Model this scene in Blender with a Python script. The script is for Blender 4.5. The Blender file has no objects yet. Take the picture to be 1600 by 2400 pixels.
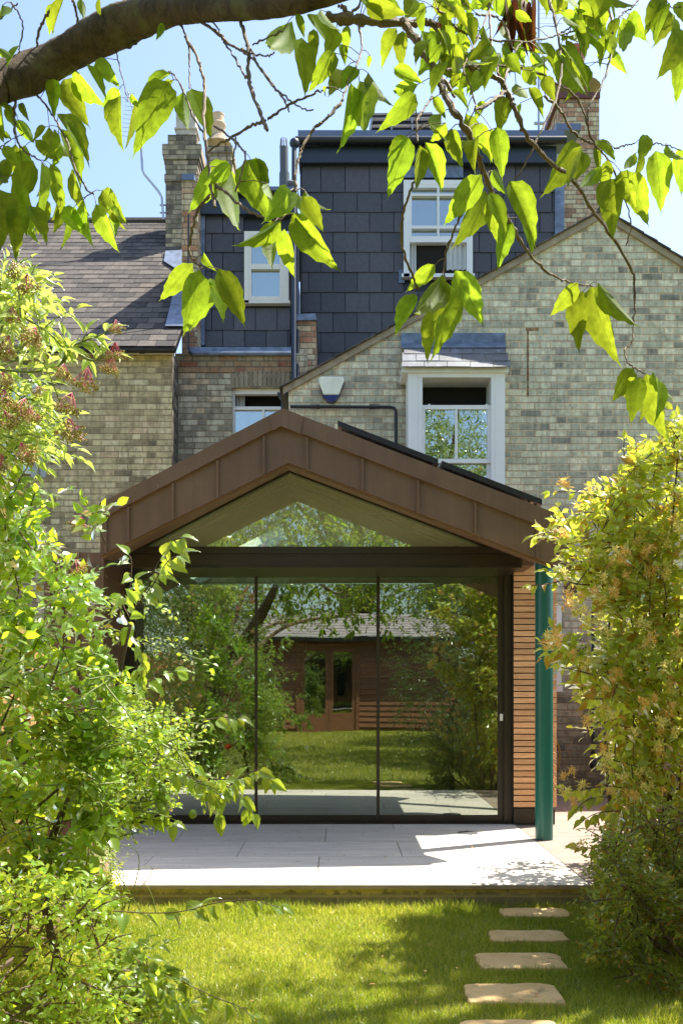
import bpy, math, random
import numpy as np
from mathutils import Vector, Matrix
# ------------------------------------------------------------------ camera, sky, sun, exposure
scene = bpy.context.scene
C = scene.collection
F, CX, CY, CZ = 2200.0, 792.0, 1600.0, 1.38      # focal length in photo pixels, principal point, eye height
cam_d = bpy.data.cameras.new("camera"); cam = bpy.data.objects.new("camera", cam_d); C.objects.link(cam)
cam.location = (0, 0, CZ); cam.rotation_euler = (math.radians(90), 0, 0)
cam_d.sensor_fit = 'HORIZONTAL'; cam_d.sensor_width = 36; cam_d.lens = F / 1600 * 36
cam_d.shift_x = 0.005; cam_d.shift_y = 0.25
cam_d.clip_start = 0.05; cam_d.clip_end = 2000
scene.camera = cam
scene.view_settings.view_transform = 'Standard'; scene.view_settings.look = 'None'
scene.view_settings.exposure = 1.45; scene.view_settings.gamma = 1
scene.view_settings.use_curve_mapping = False
EL = math.radians(61.5); AZV = Vector((0.89, 0.456)).normalized()
world = bpy.data.worlds.new("World"); scene.world = world; world.use_nodes = True
wn = world.node_tree; bg = wn.nodes['Background']
sky = wn.nodes.new('ShaderNodeTexSky'); sky.sky_type = 'NISHITA'; sky.sun_disc = False
sky.sun_elevation = EL; sky.sun_rotation = math.atan2(AZV.x, AZV.y)
sky.air_density = 1.0; sky.dust_density = 1.6; sky.ozone_density = 1.9
wn.links.new(sky.outputs[0], bg.inputs[0]); bg.inputs[1].default_value = 0.122
sd = bpy.data.lights.new("sun", 'SUN'); sun = bpy.data.objects.new("sun", sd); C.objects.link(sun)
sd.energy = 4.6; sd.angle = math.radians(0.5); sd.color = (1.0, 0.93, 0.81)
S = Vector((AZV.x * math.cos(EL), AZV.y * math.cos(EL), math.sin(EL)))
sun.rotation_euler = (-S).to_track_quat('-Z', 'Y').to_euler(); sun.location = (6, 4, 12)
scene.cycles.max_bounces = 10; scene.cycles.transparent_max_bounces = 12
scene.cycles.sample_clamp_indirect = 4.0

def P(px, py, Y):
    "the point at distance Y that the photo shows at pixel (px, py)"
    return ((px - CX) * Y / F, Y, CZ - (py - CY) * Y / F)
def PX(px, Y): return (px - CX) * Y / F
def PZ(py, Y): return CZ - (py - CY) * Y / F

# ------------------------------------------------------------------ materials
class T:
    def __init__(s, name):
        s.m = bpy.data.materials.new(name); s.m.use_nodes = True
        s.t = s.m.node_tree; s.b = s.t.nodes['Principled BSDF']; s.out = s.t.nodes['Material Output']
    def n(s, ty, **k):
        nd = s.t.nodes.new('ShaderNode' + ty)
        for a, v in k.items():
            if a.startswith('i_'):
                key = a[2:]
                key = int(key) if key.isdigit() else key.replace('_', ' ')
                s.put(nd.inputs[key], v)
            else: setattr(nd, a, v)
        return nd
    def put(s, sock, v):
        if isinstance(v, bpy.types.NodeSocket): s.t.links.new(v, sock)
        elif isinstance(v, tuple) and len(v) == 3 and sock.type == 'RGBA': sock.default_value = (*v, 1)
        else: sock.default_value = v
    def math(s, op, a, b=0.0, c=None):
        nd = s.n('Math', operation=op); s.put(nd.inputs[0], a); s.put(nd.inputs[1], b)
        if c is not None: s.put(nd.inputs[2], c)
        return nd.outputs[0]
    def mix(s, f, a, b, blend='MIX'):
        nd = s.n('Mix', data_type='RGBA', blend_type=blend)
        s.put(nd.inputs[0], f); s.put(nd.inputs[6], a); s.put(nd.inputs[7], b)
        return nd.outputs[2]
    def noise(s, vec=None, scale=5.0, detail=4.0, rough=0.6, dist=0.0):
        nd = s.n('TexNoise'); nd.inputs['Scale'].default_value = scale
        nd.inputs['Detail'].default_value = detail; nd.inputs['Roughness'].default_value = rough
        nd.inputs['Distortion'].default_value = dist
        s.put(nd.inputs['Vector'], vec if vec is not None else s.pos())
        return nd.outputs[0]
    def pos(s):
        if not hasattr(s, '_p'): s._p = s.n('NewGeometry').outputs['Position']
        return s._p
    def scaled(s, v3):
        nd = s.n('VectorMath', operation='MULTIPLY'); s.put(nd.inputs[0], s.pos()); nd.inputs[1].default_value = v3
        return nd.outputs[0]
    def island(s): return s.n('NewGeometry').outputs['Random Per Island']
    def ramp(s, f, stops, interp='LINEAR'):
        nd = s.n('ValToRGB'); s.put(nd.inputs[0], f); cr = nd.color_ramp; cr.interpolation = interp
        while len(cr.elements) < len(stops): cr.elements.new(0.5)
        for e, (p, c) in zip(cr.elements, stops):
            e.position = p; e.color = (*c, 1) if isinstance(c, tuple) else (c, c, c, 1)
        return nd.outputs[0]
    def bump(s, h, strength=0.4, dist=0.01):
        nd = s.n('Bump'); s.put(nd.inputs['Height'], h)
        nd.inputs['Strength'].default_value = strength; nd.inputs['Distance'].default_value = dist
        s.t.links.new(nd.outputs[0], s.b.inputs['Normal']); return nd
    def fin(s, col, rough=0.7, metal=0.0, spec=None):
        s.put(s.b.inputs['Base Color'], col); s.put(s.b.inputs['Roughness'], rough)
        s.b.inputs['Metallic'].default_value = metal
        if spec is not None: s.b.inputs['Specular IOR Level'].default_value = spec
        return s.m

def brick_mat(name, stops, mortar, dirt=0.5, L=0.225, H=0.075, dark=(0.05, 0.05, 0.045), seed=0.0, mort_w=0.0055, lowdirt=None):
    t = T(name)
    sep = t.n('SeparateXYZ'); t.put(sep.inputs[0], t.pos()); x, y, z = sep.outputs
    wob = t.noise(scale=3.0, detail=2)
    u = t.math('ADD', t.math('ADD', x, y), seed)
    zz = t.math('ADD', z, t.math('MULTIPLY', t.math('SUBTRACT', wob, 0.5), 0.006))
    rz = t.math('DIVIDE', t.math('ADD', zz, 20.0), H); row = t.math('FLOOR', rz); fz = t.math('FRACT', rz)
    per = L * 1.5
    odd = t.math('MODULO', row, 2.0)
    rj = t.n('TexWhiteNoise', noise_dimensions='1D'); t.put(rj.inputs['W'], row)
    uu = t.math('ADD', t.math('ADD', t.math('DIVIDE', t.math('ADD', u, 40.0), per), t.math('MULTIPLY', odd, 0.5)), t.math('MULTIPLY', rj.outputs[0], 0.12))
    cell = t.math('FLOOR', uu); f = t.math('FRACT', uu)
    cj = t.n('TexWhiteNoise', noise_dimensions='2D'); cc = t.n('CombineXYZ'); t.put(cc.inputs[0], cell); t.put(cc.inputs[1], row)
    t.put(cj.inputs['Vector'], cc.outputs[0])
    split = t.math('ADD', 0.6667, t.math('MULTIPLY', t.math('SUBTRACT', cj.outputs[0], 0.5), 0.05))
    hd = t.math('GREATER_THAN', f, split)
    dx = t.math('MULTIPLY', t.math('MINIMUM', t.math('MINIMUM', f, t.math('SUBTRACT', 1.0, f)), t.math('ABSOLUTE', t.math('SUBTRACT', f, split))), per)
    dz = t.math('MULTIPLY', t.math('MINIMUM', fz, t.math('SUBTRACT', 1.0, fz)), H)
    d = t.math('MINIMUM', dx, dz)
    en = t.noise(scale=60, detail=3)
    d = t.math('ADD', d, t.math('MULTIPLY', t.math('SUBTRACT', en, 0.5), 0.006))
    mask = t.n('MapRange'); t.put(mask.inputs[0], d); mask.inputs[1].default_value = mort_w - 0.0018; mask.inputs[2].default_value = mort_w + 0.0018
    mk = mask.outputs[0]
    c2 = t.n('CombineXYZ'); t.put(c2.inputs[0], t.math('ADD', t.math('MULTIPLY', cell, 2.0), hd)); t.put(c2.inputs[1], row)
    wn_ = t.n('TexWhiteNoise', noise_dimensions='2D'); t.put(wn_.inputs['Vector'], c2.outputs[0])
    col = t.ramp(wn_.outputs[0], stops)
    # blotches within a brick and broad soot patches
    nb = t.noise(scale=14, detail=5, rough=0.7)
    br = t.ramp(nb, [(0.32, 0.62), (0.5, 1.0), (0.7, 1.18)])
    col = t.mix(1.0, col, br, 'MULTIPLY')
    soot = t.math('ADD', t.math('ADD', t.math('MULTIPLY', t.noise(scale=1.1, detail=4), .6), .2), t.math('MULTIPLY', t.math('SUBTRACT', t.noise(scale=13, detail=6, rough=.8), 0.5), 1.3))
    sm = t.n('MapRange'); t.put(sm.inputs[0], soot); sm.inputs[1].default_value = 0.46; sm.inputs[2].default_value = 0.95; sm.inputs[4].default_value = dirt
    col = t.mix(sm.outputs[0], col, dark)
    mcol = t.mix(t.ramp(t.noise(scale=4), [(0.35, 0.0), (0.7, 0.55)]), mortar, dark)
    col = t.mix(mk, mcol, col)
    ao = t.ramp(t.math('ADD', fz, t.math('MULTIPLY', t.math('SUBTRACT', en, .5), .06)), [(.03, 0.), (.07, 1.), (.12, 1.), (.17, 0.)])  # shade under each brick course, painted in as a dark line
    drip = t.ramp(t.noise(t.scaled((9, 9, 1.2)), scale=2.2, detail=5, rough=.7), [(.35, .72), (.62, 1.04)])
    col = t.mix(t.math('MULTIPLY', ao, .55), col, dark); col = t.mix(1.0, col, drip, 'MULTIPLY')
    if lowdirt:
        lm = t.n('MapRange'); t.put(lm.inputs[0], t.math('ADD', z, t.math('MULTIPLY', t.noise(scale=6, detail=5), 0.9)))
        lm.inputs[1].default_value = lowdirt[0]; lm.inputs[2].default_value = lowdirt[1]; lm.inputs[3].default_value = lowdirt[2]; lm.inputs[4].default_value = 0
        col = t.mix(lm.outputs[0], col, (0.045, 0.036, 0.028))
    hgt = t.math('ADD', mk, t.math('MULTIPLY', t.noise(scale=70, detail=4), 0.3))
    t.bump(hgt, 0.5, 0.006)
    return t.fin(col, 0.9, spec=0.2)

M = {}
M['brick_stock'] = brick_mat('brick_yellow_stock', [(0, (.20, .16, .11)), (.12, (.42, .33, .19)), (.4, (.62, .50, .28)), (.7, (.72, .59, .34)), (.88, (.80, .67, .42)), (1, (.70, .50, .30))],
                             (.60, .42, .24), dirt=.45, dark=(.07, .06, .05), seed=3.1, H=.0735)
M['brick_mid'] = brick_mat('brick_stock_dark', [(0, (.26, .23, .17)), (.3, (.40, .36, .26)), (.6, (.50, .46, .33)), (.9, (.60, .55, .40)), (1, (.56, .42, .28))],
                           (.38, .28, .17), dirt=.42, dark=(.055, .05, .045), seed=7.7, H=.0735)
M['brick_warm'] = brick_mat('brick_orange_mix', [(0, (.28, .19, .13)), (.14, (.50, .24, .14)), (.3, (.58, .40, .25)), (.6, (.64, .52, .33)), (.88, (.68, .58, .39)), (1, (.50, .21, .13))],
                            (.34, .26, .17), dirt=.25, seed=1.3, H=.0735)
M['brick_red'] = brick_mat('brick_warm_band', [(0, (.30, .12, .07)), (.3, (.36, .20, .11)), (.6, (.38, .30, .17)), (1, (.30, .25, .16))],
                           (.22, .17, .11), dirt=.4, seed=2.3, H=.0735)
M['brick_soot'] = brick_mat('brick_shaded', [(0, (.05, .045, .04)), (.4, (.10, .09, .075)), (.8, (.17, .15, .12)), (1, (.26, .23, .18))],
                            (.19, .16, .12), dirt=.5, dark=(.04, .04, .038), seed=5.3, H=.0735)  # darker brick tones that stand in for shade on the return wall
def plain(name, col, rough=.5, metal=0.0, var=.12, scale=6, bump=0.0, spec=None, grain=None):
    t = T(name)
    vec = t.scaled(grain) if grain else None
    f = t.noise(vec, scale=scale, detail=5)
    a = tuple(c * (1 - var) for c in col); b = tuple(min(1, c * (1 + var)) for c in col)
    c = t.mix(t.ramp(f, [(.3, 0.0), (.7, 1.0)]), a, b)
    if bump: t.bump(t.noise(vec, scale=scale * 6, detail=4), bump, .004)
    return t.fin(c, rough, metal, spec)
# bronze aluminium of the garden room
t = T('bronze_metal')
c = t.mix(t.ramp(t.noise(scale=2.2, detail=3), [(.3, 0.), (.7, 1.)]), (.150, .080, .043), (.205, .112, .064))
c = t.mix(1., c, t.ramp(t.noise(t.scaled((7, 7, .6)), scale=2.5, detail=6, rough=.7), [(.3, .86), (.7, 1.08)]), 'MULTIPLY')
c = t.mix(t.ramp(t.noise(scale=45, detail=1), [(.74, 0.), (.78, .4)]), c, (.33, .25, .19))
t.bump(t.noise(scale=2.6, detail=2), .12, .02)
M['bronze'] = t.fin(c, .5, .1)
M['bronze_dark'] = plain('bronze_frame', (.036, .026, .016), .38, .2, .12, 3)
M['black_metal'] = plain('black_metal', (.018, .017, .017), .35, .2)
M['black_plastic'] = plain('black_plastic', (.012, .014, .018), .4)
M['navy'] = plain('navy_fascia', (.022, .033, .052), .35, 0, .08, 2)
M['lead'] = plain('lead_flashing', (.15, .19, .27), .5, .25, .4, 9, .2)
M['lead_cap'] = plain('lead_cap', (.13, .16, .24), .42, .3, .1, 4)
M['white'] = plain('white_paint', (.80, .80, .78), .35, 0, .03, 5)
M['cream'] = plain('cream_paint', (.74, .71, .64), .4, 0, .04, 5)
M['curtain'] = plain('white_curtain', (.62, .63, .62), .9, 0, .05, 5)
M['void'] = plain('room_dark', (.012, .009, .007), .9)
M['room'] = plain('room_wall', (.22, .19, .15), .9)
M['roomwhite'] = plain('ceiling_paint', (.88, .87, .78), .9)
M['roomfloor'] = plain('room_floor', (.20, .19, .18), .3)
M['steel_green'] = plain('green_paint', (.008, .115, .092), .30, 0, .06, 3)
M['galv'] = plain('galvanised_steel', (.42, .43, .44), .35, .7)
M['pipe_grey'] = plain('grey_pipe', (.42, .43, .42), .5)
M['vent_grey'] = plain('vent_pipe_grey', (.085, .09, .10), .5)
M['clay'] = plain('clay_pot', (.62, .45, .29), .8, 0, .12, 8, .2)
M['pinkclay'] = plain('pale_pot', (.66, .47, .36), .8, 0, .12, 12, .2)
M['pot_rust'] = plain('terracotta_pot', (.33, .12, .07), .8, 0, .15, 12, .2)
M['stonepot'] = plain('stone_pot', (.52, .47, .40), .9, 0, .18, 12, .2)
M['mortar'] = plain('lime_mortar', (.33, .27, .19), .95, 0, .25, 10, .4)
M['soil'] = plain('soil', (.075, .052, .035), .95, 0, .3, 9, .6)
M['navyplastic'] = plain('blue_plastic', (.008, .014, .13), .3)
M['alarm'] = plain('pale_plastic', (.78, .80, .66), .35)
M['crate'] = plain('green_crate', (.01, .55, .28), .5)
M['cabinet'] = plain('oak_cabinet', (.85, .55, .20), .45, 0, .2, 3, grain=(1, 1, 12))
M['hose'] = plain('yellow_hose', (.45, .28, .03), .4)
M['redbrown'] = plain('redbrown_tile', (.12, .035, .03), .6)
# glass
def glass(name, fac, tint, edge=.75, veil=0, vcol=(.8, .85, .7)):
    t = T(name)
    fr = t.n('Fresnel'); fr.inputs[0].default_value = 1.5
    f = t.math('ADD', fac, t.math('MULTIPLY', fr.outputs[0], edge), ); f = t.math('MINIMUM', f, 1.0)
    gl = t.n('BsdfGlossy'); gl.inputs['Roughness'].default_value = 0.0; gl.inputs['Color'].default_value = (.92, .97, .92, 1)
    bp = t.n('Bump'); t.put(bp.inputs['Height'], t.noise(scale=1.2, detail=1)); bp.inputs['Strength'].default_value = .05; bp.inputs['Distance'].default_value = .02
    t.t.links.new(bp.outputs[0], gl.inputs['Normal'])
    tr = t.n('BsdfTransparent'); tr.inputs['Color'].default_value = (*tint, 1)
    mx = t.n('MixShader'); t.put(mx.inputs[0], f); t.t.links.new(tr.outputs[0], mx.inputs[1]); t.t.links.new(gl.outputs[0], mx.inputs[2])
    res = mx.outputs[0]
    if veil:   # pale layer: smears on the doors, ceiling light painted into the gable pane
        d_ = t.n('BsdfDiffuse'); d_.inputs[0].default_value = (*vcol, 1); m3 = t.n('MixShader')
        t.put(m3.inputs[0], t.math('MULTIPLY', t.ramp(t.noise(t.scaled((1.2, 1, .8)), scale=1.2, detail=3, rough=.6), [(.3, .85), (.7, 1.)]), veil))
        t.t.links.new(res, m3.inputs[1]); t.t.links.new(d_.outputs[0], m3.inputs[2]); res = m3.outputs[0]
    t.t.links.new(res, t.out.inputs[0]); return t.m
M['glass'] = glass('door_glass', .215, (.60, .68, .54), veil=.004)
M['glass_gable'] = glass('gable_glass', .28, (.93, .95, .80), veil=.20, vcol=(.80, .88, .68))
M['glass_win'] = glass('window_glass', .35, (.7, .75, .72))
M['glass_solar'] = plain('solar_glass', (.010, .012, .018), .12)
# wood
def wood(name, c1, c2, grain, rough=.6, isl=.5, scale=3):
    t = T(name)
    off = t.n('VectorMath', operation='ADD'); t.put(off.inputs[0], t.scaled(grain))
    isl_ = t.island(); cm = t.n('CombineXYZ'); t.put(cm.inputs[0], t.math('MULTIPLY', isl_, 37.0)); t.put(cm.inputs[1], t.math('MULTIPLY', isl_, 11.0))
    t.put(off.inputs[1], cm.outputs[0])
    nz = t.noise(off.outputs[0], scale=scale, detail=6, rough=.65, dist=1.5)
    c = t.mix(t.ramp(nz, [(.35, 0.), (.5, .5), (.66, 1.)]), c1, c2)
    v = t.n('HueSaturation'); t.put(v.inputs['Color'], c); t.put(v.inputs['Value'], t.math('ADD', 1 - isl / 2, t.math('MULTIPLY', isl_, isl)))
    kn = t.ramp(t.noise(scale=9, detail=1), [(.73, 0.), (.78, .5)])
    c = t.mix(kn, v.outputs[0], tuple(a * .45 for a in c1))
    t.bump(nz, .25, .003)
    return t.fin(c, rough)
M['cedar'] = wood('cedar_slats', (.60, .28, .12), (.84, .50, .25), (2, 2, 26), .6, .35)
M['shedwood'] = wood('shed_boards', (.15, .062, .03), (.28, .125, .06), (2, 2, 20), .6, .3)
M['shedwood_d'] = wood('shed_frame', (.13, .05, .022), (.24, .10, .045), (12, 12, 2), .5, .2)
M['fence'] = wood('fence_boards', (.45, .24, .09), (.62, .38, .17), (14, 14, 1.2), .75, .4)
def slate(name, c1, c2, sun_=None, rough=.55, lich=(.30, .28, .22), lf=.35, spec=None):
    t = T(name)
    c = t.mix(t.island(), c1, c2)
    n1 = t.noise(scale=16, detail=6, rough=.7)
    c = t.mix(t.ramp(n1, [(.35, .0), (.75, .45)]), c, tuple(a * .45 for a in c1))
    c = t.mix(t.ramp(t.noise(scale=7, detail=5, rough=.7), [(.55, 0.), (.75, lf)]), c, lich)
    t.bump(n1, .3, .004)
    return t.fin(c, rough, spec=spec)
M['slate'] = slate('roof_slate', (.050, .046, .045), (.142, .120, .104), rough=.85, spec=.25)
M['slate_bay'] = slate('bay_slate', (.085, .09, .10), (.17, .185, .21), lich=(.30, .36, .42), lf=.7)
M['tile'] = slate('dark_plain_tile', (.050, .047, .052), (.098, .088, .094), rough=.42, lich=(.09, .08, .09), lf=.25)
M['shedslate'] = slate('shed_shingle', (.26, .23, .24), (.36, .32, .33), rough=.8)
# patio
t = T('patio_tile')
v = t.noise(t.scaled((1.0, 7.0, 1.0)), scale=2.5, detail=6, dist=.6)
c = t.mix(t.ramp(v, [(.38, 0.), (.62, 1.)]), (.62, .575, .52), (.78, .73, .67))
h = t.n('HueSaturation'); t.put(h.inputs['Color'], c); t.put(h.inputs['Value'], t.math('ADD', .89, t.math('MULTIPLY', t.island(), .15)))
c = t.mix(t.ramp(t.noise(scale=38, detail=0), [(.80, 0.), (.82, .8)]), h.outputs[0], (.12, .10, .09))
M['patio'] = t.fin(c, .6)
t = T('path_paving')
c = t.mix(t.ramp(t.noise(scale=8, detail=6), [(.3, 0.), (.7, 1.)]), (.25, .195, .165), (.34, .27, .23))
t.bump(t.noise(scale=60), .2, .003); M['path'] = t.fin(c, .85)
t = T('patio_edge_stone'); M['tile_edge'] = t.fin(t.mix(t.ramp(t.noise(scale=8), [(.3, 0.), (.7, 1.)]), (.32, .24, .17), (.42, .33, .25)), .8)
t = T('mossy_block')
sep = t.n('SeparateXYZ'); t.put(sep.inputs[0], t.pos())
rw = t.math('DIVIDE', sep.outputs[2], .075); ro = t.math('FLOOR', rw)
ux = t.math('ADD', t.math('DIVIDE', sep.outputs[0], .30), t.math('MULTIPLY', ro, .5))
dd = t.math('MINIMUM', t.math('MULTIPLY', t.math('MINIMUM', t.math('FRACT', ux), t.math('SUBTRACT', 1., t.math('FRACT', ux))), .30),
            t.math('MULTIPLY', t.math('MINIMUM', t.math('FRACT', rw), t.math('SUBTRACT', 1., t.math('FRACT', rw))), .075))
mk = t.ramp(dd, [(.004, 0.), (.009, 1.)])
c = t.mix(t.ramp(t.noise(scale=12, detail=6), [(.35, 0.), (.65, 1.)]), (.22, .175, .10), (.38, .30, .17))
c = t.mix(mk, (.48, .36, .20), c)
spill = t.math('ADD', t.math('MULTIPLY', t.math('SUBTRACT', sep.outputs[2], .04), 7.), t.math('SUBTRACT', t.noise(scale=16, detail=5), .75))
c = t.mix(t.ramp(spill, [(.1, 0.), (.2, .85)]), c, (.62, .48, .20))
t.bump(t.noise(scale=30, detail=5), .5, .006); M['block'] = t.fin(c, .95)
t = T('sandstone_slab')
c = t.mix(t.ramp(t.noise(scale=5, detail=8, rough=.75), [(.32, 0.), (.68, 1.)]), (.56, .36, .15), (.76, .54, .27))
c = t.mix(t.ramp(t.noise(scale=12, detail=6), [(.58, 0.), (.7, .6)]), c, (.20, .17, .08))
t.bump(t.noise(scale=14, detail=8, rough=.75), .9, .012); M['sandstone'] = t.fin(c, .9)
t = T('lawn_soil')
c = t.mix(t.ramp(t.noise(scale=3.5, detail=6), [(.3, 0.), (.7, 1.)]), (.08, .11, .02), (.17, .18, .05))
t.bump(t.noise(scale=40), .5, .01); M['ground'] = t.fin(c, .95)

# ------------------------------------------------------------------ leaf materials
def leaf_mat(name, diff, trans, rough=.35, gloss=.12, tfac=.5, var=.35, veins=False, warm=0.0):
    t = T(name)
    isl = t.island()
    col_d, col_t = diff, trans
    hs = t.n('HueSaturation'); hs.inputs['Color'].default_value = (*diff, 1)
    t.put(hs.inputs['Hue'], t.math('ADD', .5 - .018, t.math('MULTIPLY', isl, .036)))
    t.put(hs.inputs['Value'], t.math('ADD', 1 - var / 2, t.math('MULTIPLY', isl, var)))
    ht = t.n('HueSaturation'); ht.inputs['Color'].default_value = (*trans, 1)
    r2 = t.math('FRACT', t.math('MULTIPLY', isl, 17.3))
    t.put(ht.inputs['Hue'], t.math('ADD', .5 - .02, t.math('MULTIPLY', r2, .035)))
    t.put(ht.inputs['Value'], t.math('ADD', 1 - var / 2, t.math('MULTIPLY', r2, var)))
    cd, ct = hs.outputs[0], ht.outputs[0]
    if warm:
        w = t.math('MULTIPLY', t.math('GREATER_THAN', t.math('FRACT', t.math('MULTIPLY', isl, 91.7)), 1 - warm), .8)
        cd = t.mix(w, cd, (.32, .13, .02)); ct = t.mix(w, ct, (.75, .38, .04))
    nrm = None
    if veins:
        uv = t.n('UVMap'); sp = t.n('SeparateXYZ'); t.put(sp.inputs[0], uv.outputs[0])
        au = t.math('ABSOLUTE', t.math('SUBTRACT', sp.outputs[0], .5))
        s_ = t.math('MULTIPLY', t.math('SUBTRACT', sp.outputs[1], t.math('MULTIPLY', au, .55)), 11.0)
        fv = t.math('FRACT', s_)
        tri = t.math('ABSOLUTE', t.math('SUBTRACT', fv, .5))
        vein = t.ramp(tri, [(.40, 0.), (.5, 1.)])
        mid = t.ramp(au, [(.0, 1.), (.028, 0.)])
        vv = t.math('MAXIMUM', t.math('MULTIPLY', vein, .45), mid)
        ct = t.mix(t.math('MULTIPLY', vv, .7), ct, tuple(a * .5 for a in trans))
        cd = t.mix(t.math('MULTIPLY', vv, .4), cd, (.16, .22, .06))
        bp = t.n('Bump'); t.put(bp.inputs['Height'], t.math('ADD', tri, t.math('MULTIPLY', t.noise(scale=90), .15))); bp.inputs['Strength'].default_value = .15; bp.inputs['Distance'].default_value = .0015
        nrm = bp.outputs[0]
        blot = t.ramp(t.noise(scale=60, detail=3), [(.3, .66), (.7, 1.15)]); ct = t.mix(1., ct, blot, 'MULTIPLY')
    df = t.n('BsdfDiffuse'); t.put(df.inputs[0], cd)
    tl = t.n('BsdfTranslucent'); t.put(tl.inputs[0], ct)
    gl = t.n('BsdfGlossy'); gl.inputs['Roughness'].default_value = rough; gl.inputs['Color'].default_value = (.95, 1, .95, 1)
    if nrm:
        for b in (df, gl): t.t.links.new(nrm, b.inputs['Normal'])
    m1 = t.n('MixShader'); m1.inputs[0].default_value = tfac
    t.t.links.new(df.outputs[0], m1.inputs[1]); t.t.links.new(tl.outputs[0], m1.inputs[2])
    fr = t.n('Fresnel'); fr.inputs[0].default_value = 1.4
    m2 = t.n('MixShader'); t.put(m2.inputs[0], t.math('MULTIPLY', fr.outputs[0], gloss * 5))
    t.t.links.new(m1.outputs[0], m2.inputs[1]); t.t.links.new(gl.outputs[0], m2.inputs[2])
    t.t.links.new(m2.outputs[0], t.out.inputs[0]); return t.m
M['cherry_leaf'] = leaf_mat('cherry_leaf', (.095, .155, .022), (.44, .60, .03), .6, .006, .54, .6, veins=True)
M['dead_leaf'] = leaf_mat('withered_leaf', (.10, .035, .012), (.22, .07, .015), .6, .05, .35, .5)
M['shrub_leaf'] = leaf_mat('shrub_leaf', (.17, .29, .035), (.80, .96, .06), .35, .15, .55, .5, warm=.012)
M['holly_leaf'] = leaf_mat('spiny_leaf', (.13, .25, .03), (.76, .94, .05), .28, .20, .54, .5, warm=.008)
M['elder_leaf'] = leaf_mat('elder_leaf', (.26, .36, .07), (.74, .86, .14), .4, .12, .55, .3)
M['plum_leaf'] = leaf_mat('plum_leaf', (.15, .23, .04), (.66, .80, .07), .3, .2, .52, .35)
M['honey_leaf'] = leaf_mat('honeysuckle_leaf', (.28, .37, .045), (.92, .96, .09), .38, .12, .56, .5, warm=.17)
M['dark_leaf'] = leaf_mat('low_shrub_leaf', (.13, .17, .025), (.55, .62, .05), .4, .10, .48, .7, warm=.12)
M['back_leaf'] = leaf_mat('garden_tree_leaf', (.09, .15, .04), (.36, .48, .07), .35, .14, .46, .6, warm=.02)
M['bark'] = None
t = T('cherry_bark')
w = t.noise(t.scaled((9, 7, 7)), scale=2.2, detail=8, rough=.8, dist=1.2)
c = t.mix(t.ramp(w, [(.35, 0.), (.65, 1.)]), (.045, .026, .013), (.17, .11, .06))
c = t.mix(t.ramp(t.noise(scale=9, detail=5), [(.50, 0.), (.66, .75)]), c, (.22, .20, .08))
t.bump(w, 1.0, .012); M['bark'] = t.fin(c, .85)
M['twig'] = plain('twig_bark', (.15, .10, .045), .7, 0, .4, 40, .4)
M['stem'] = plain('shrub_stem', (.10, .06, .032), .7, 0, .3, 20)
M['stem_green'] = plain('green_stem', (.16, .20, .05), .6, 0, .2, 20)
M['petiole'] = plain('petiole', (.30, .20, .05), .5)
M['stem_pink'] = plain('pink_stalk', (.52, .10, .13), .5)
M['berry'] = leaf_mat('green_berry', (.50, .48, .12), (.5, .5, .1), .3, .15, .2, .5, warm=.25)
M['plum'] = plain('green_plum', (.22, .30, .03), .35)
M['petal'] = leaf_mat('yellow_petal', (.95, .74, .20), (1.0, .90, .30), .5, .03, .5, .2)
M['petal_orange'] = leaf_mat('pink_orange_petal', (.95, .56, .14), (1.0, .72, .22), .5, .03, .5, .3)
M['petal_red'] = leaf_mat('red_petal', (.65, .05, .02), (.8, .08, .03), .5, .05, .5, .2)
M['petal_pink'] = leaf_mat('pink_petal', (.45, .22, .28), (.6, .3, .35), .5, .02, .4, .3)
M['allium'] = leaf_mat('dry_flower', (.62, .40, .16), (.7, .45, .2), .5, .02, .4, .4)
t = T('grass_blade')
isl = t.island()
pn = t.noise(scale=1.4, detail=3)
c1 = t.mix(t.ramp(t.math('ADD', t.math('MULTIPLY', isl, .5), t.math('MULTIPLY', pn, .6)), [(.25, (.07, .145, .012)), (.5, (.14, .21, .02)), (.8, (.26, .26, .05))]), (0, 0, 0), (0, 0, 0)) if False else \
     t.ramp(t.math('ADD', t.math('MULTIPLY', isl, .5), t.math('MULTIPLY', pn, .6)), [(.25, (.15, .22, .015)), (.50, (.30, .335, .03)), (.80, (.52, .46, .12))])
df = t.n('BsdfDiffuse'); t.put(df.inputs[0], c1); tl = t.n('BsdfTranslucent'); c2 = t.mix(1., c1, (1.9, 2.1, 1.2), 'MULTIPLY'); t.put(tl.inputs[0], c2)
gl = t.n('BsdfGlossy'); gl.inputs['Roughness'].default_value = .4
m1 = t.n('MixShader'); m1.inputs[0].default_value = .45; t.t.links.new(df.outputs[0], m1.inputs[1]); t.t.links.new(tl.outputs[0], m1.inputs[2])
m2 = t.n('MixShader'); m2.inputs[0].default_value = .06; t.t.links.new(m1.outputs[0], m2.inputs[1]); t.t.links.new(gl.outputs[0], m2.inputs[2])
t.t.links.new(m2.outputs[0], t.out.inputs[0]); M['grass'] = t.m

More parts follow.
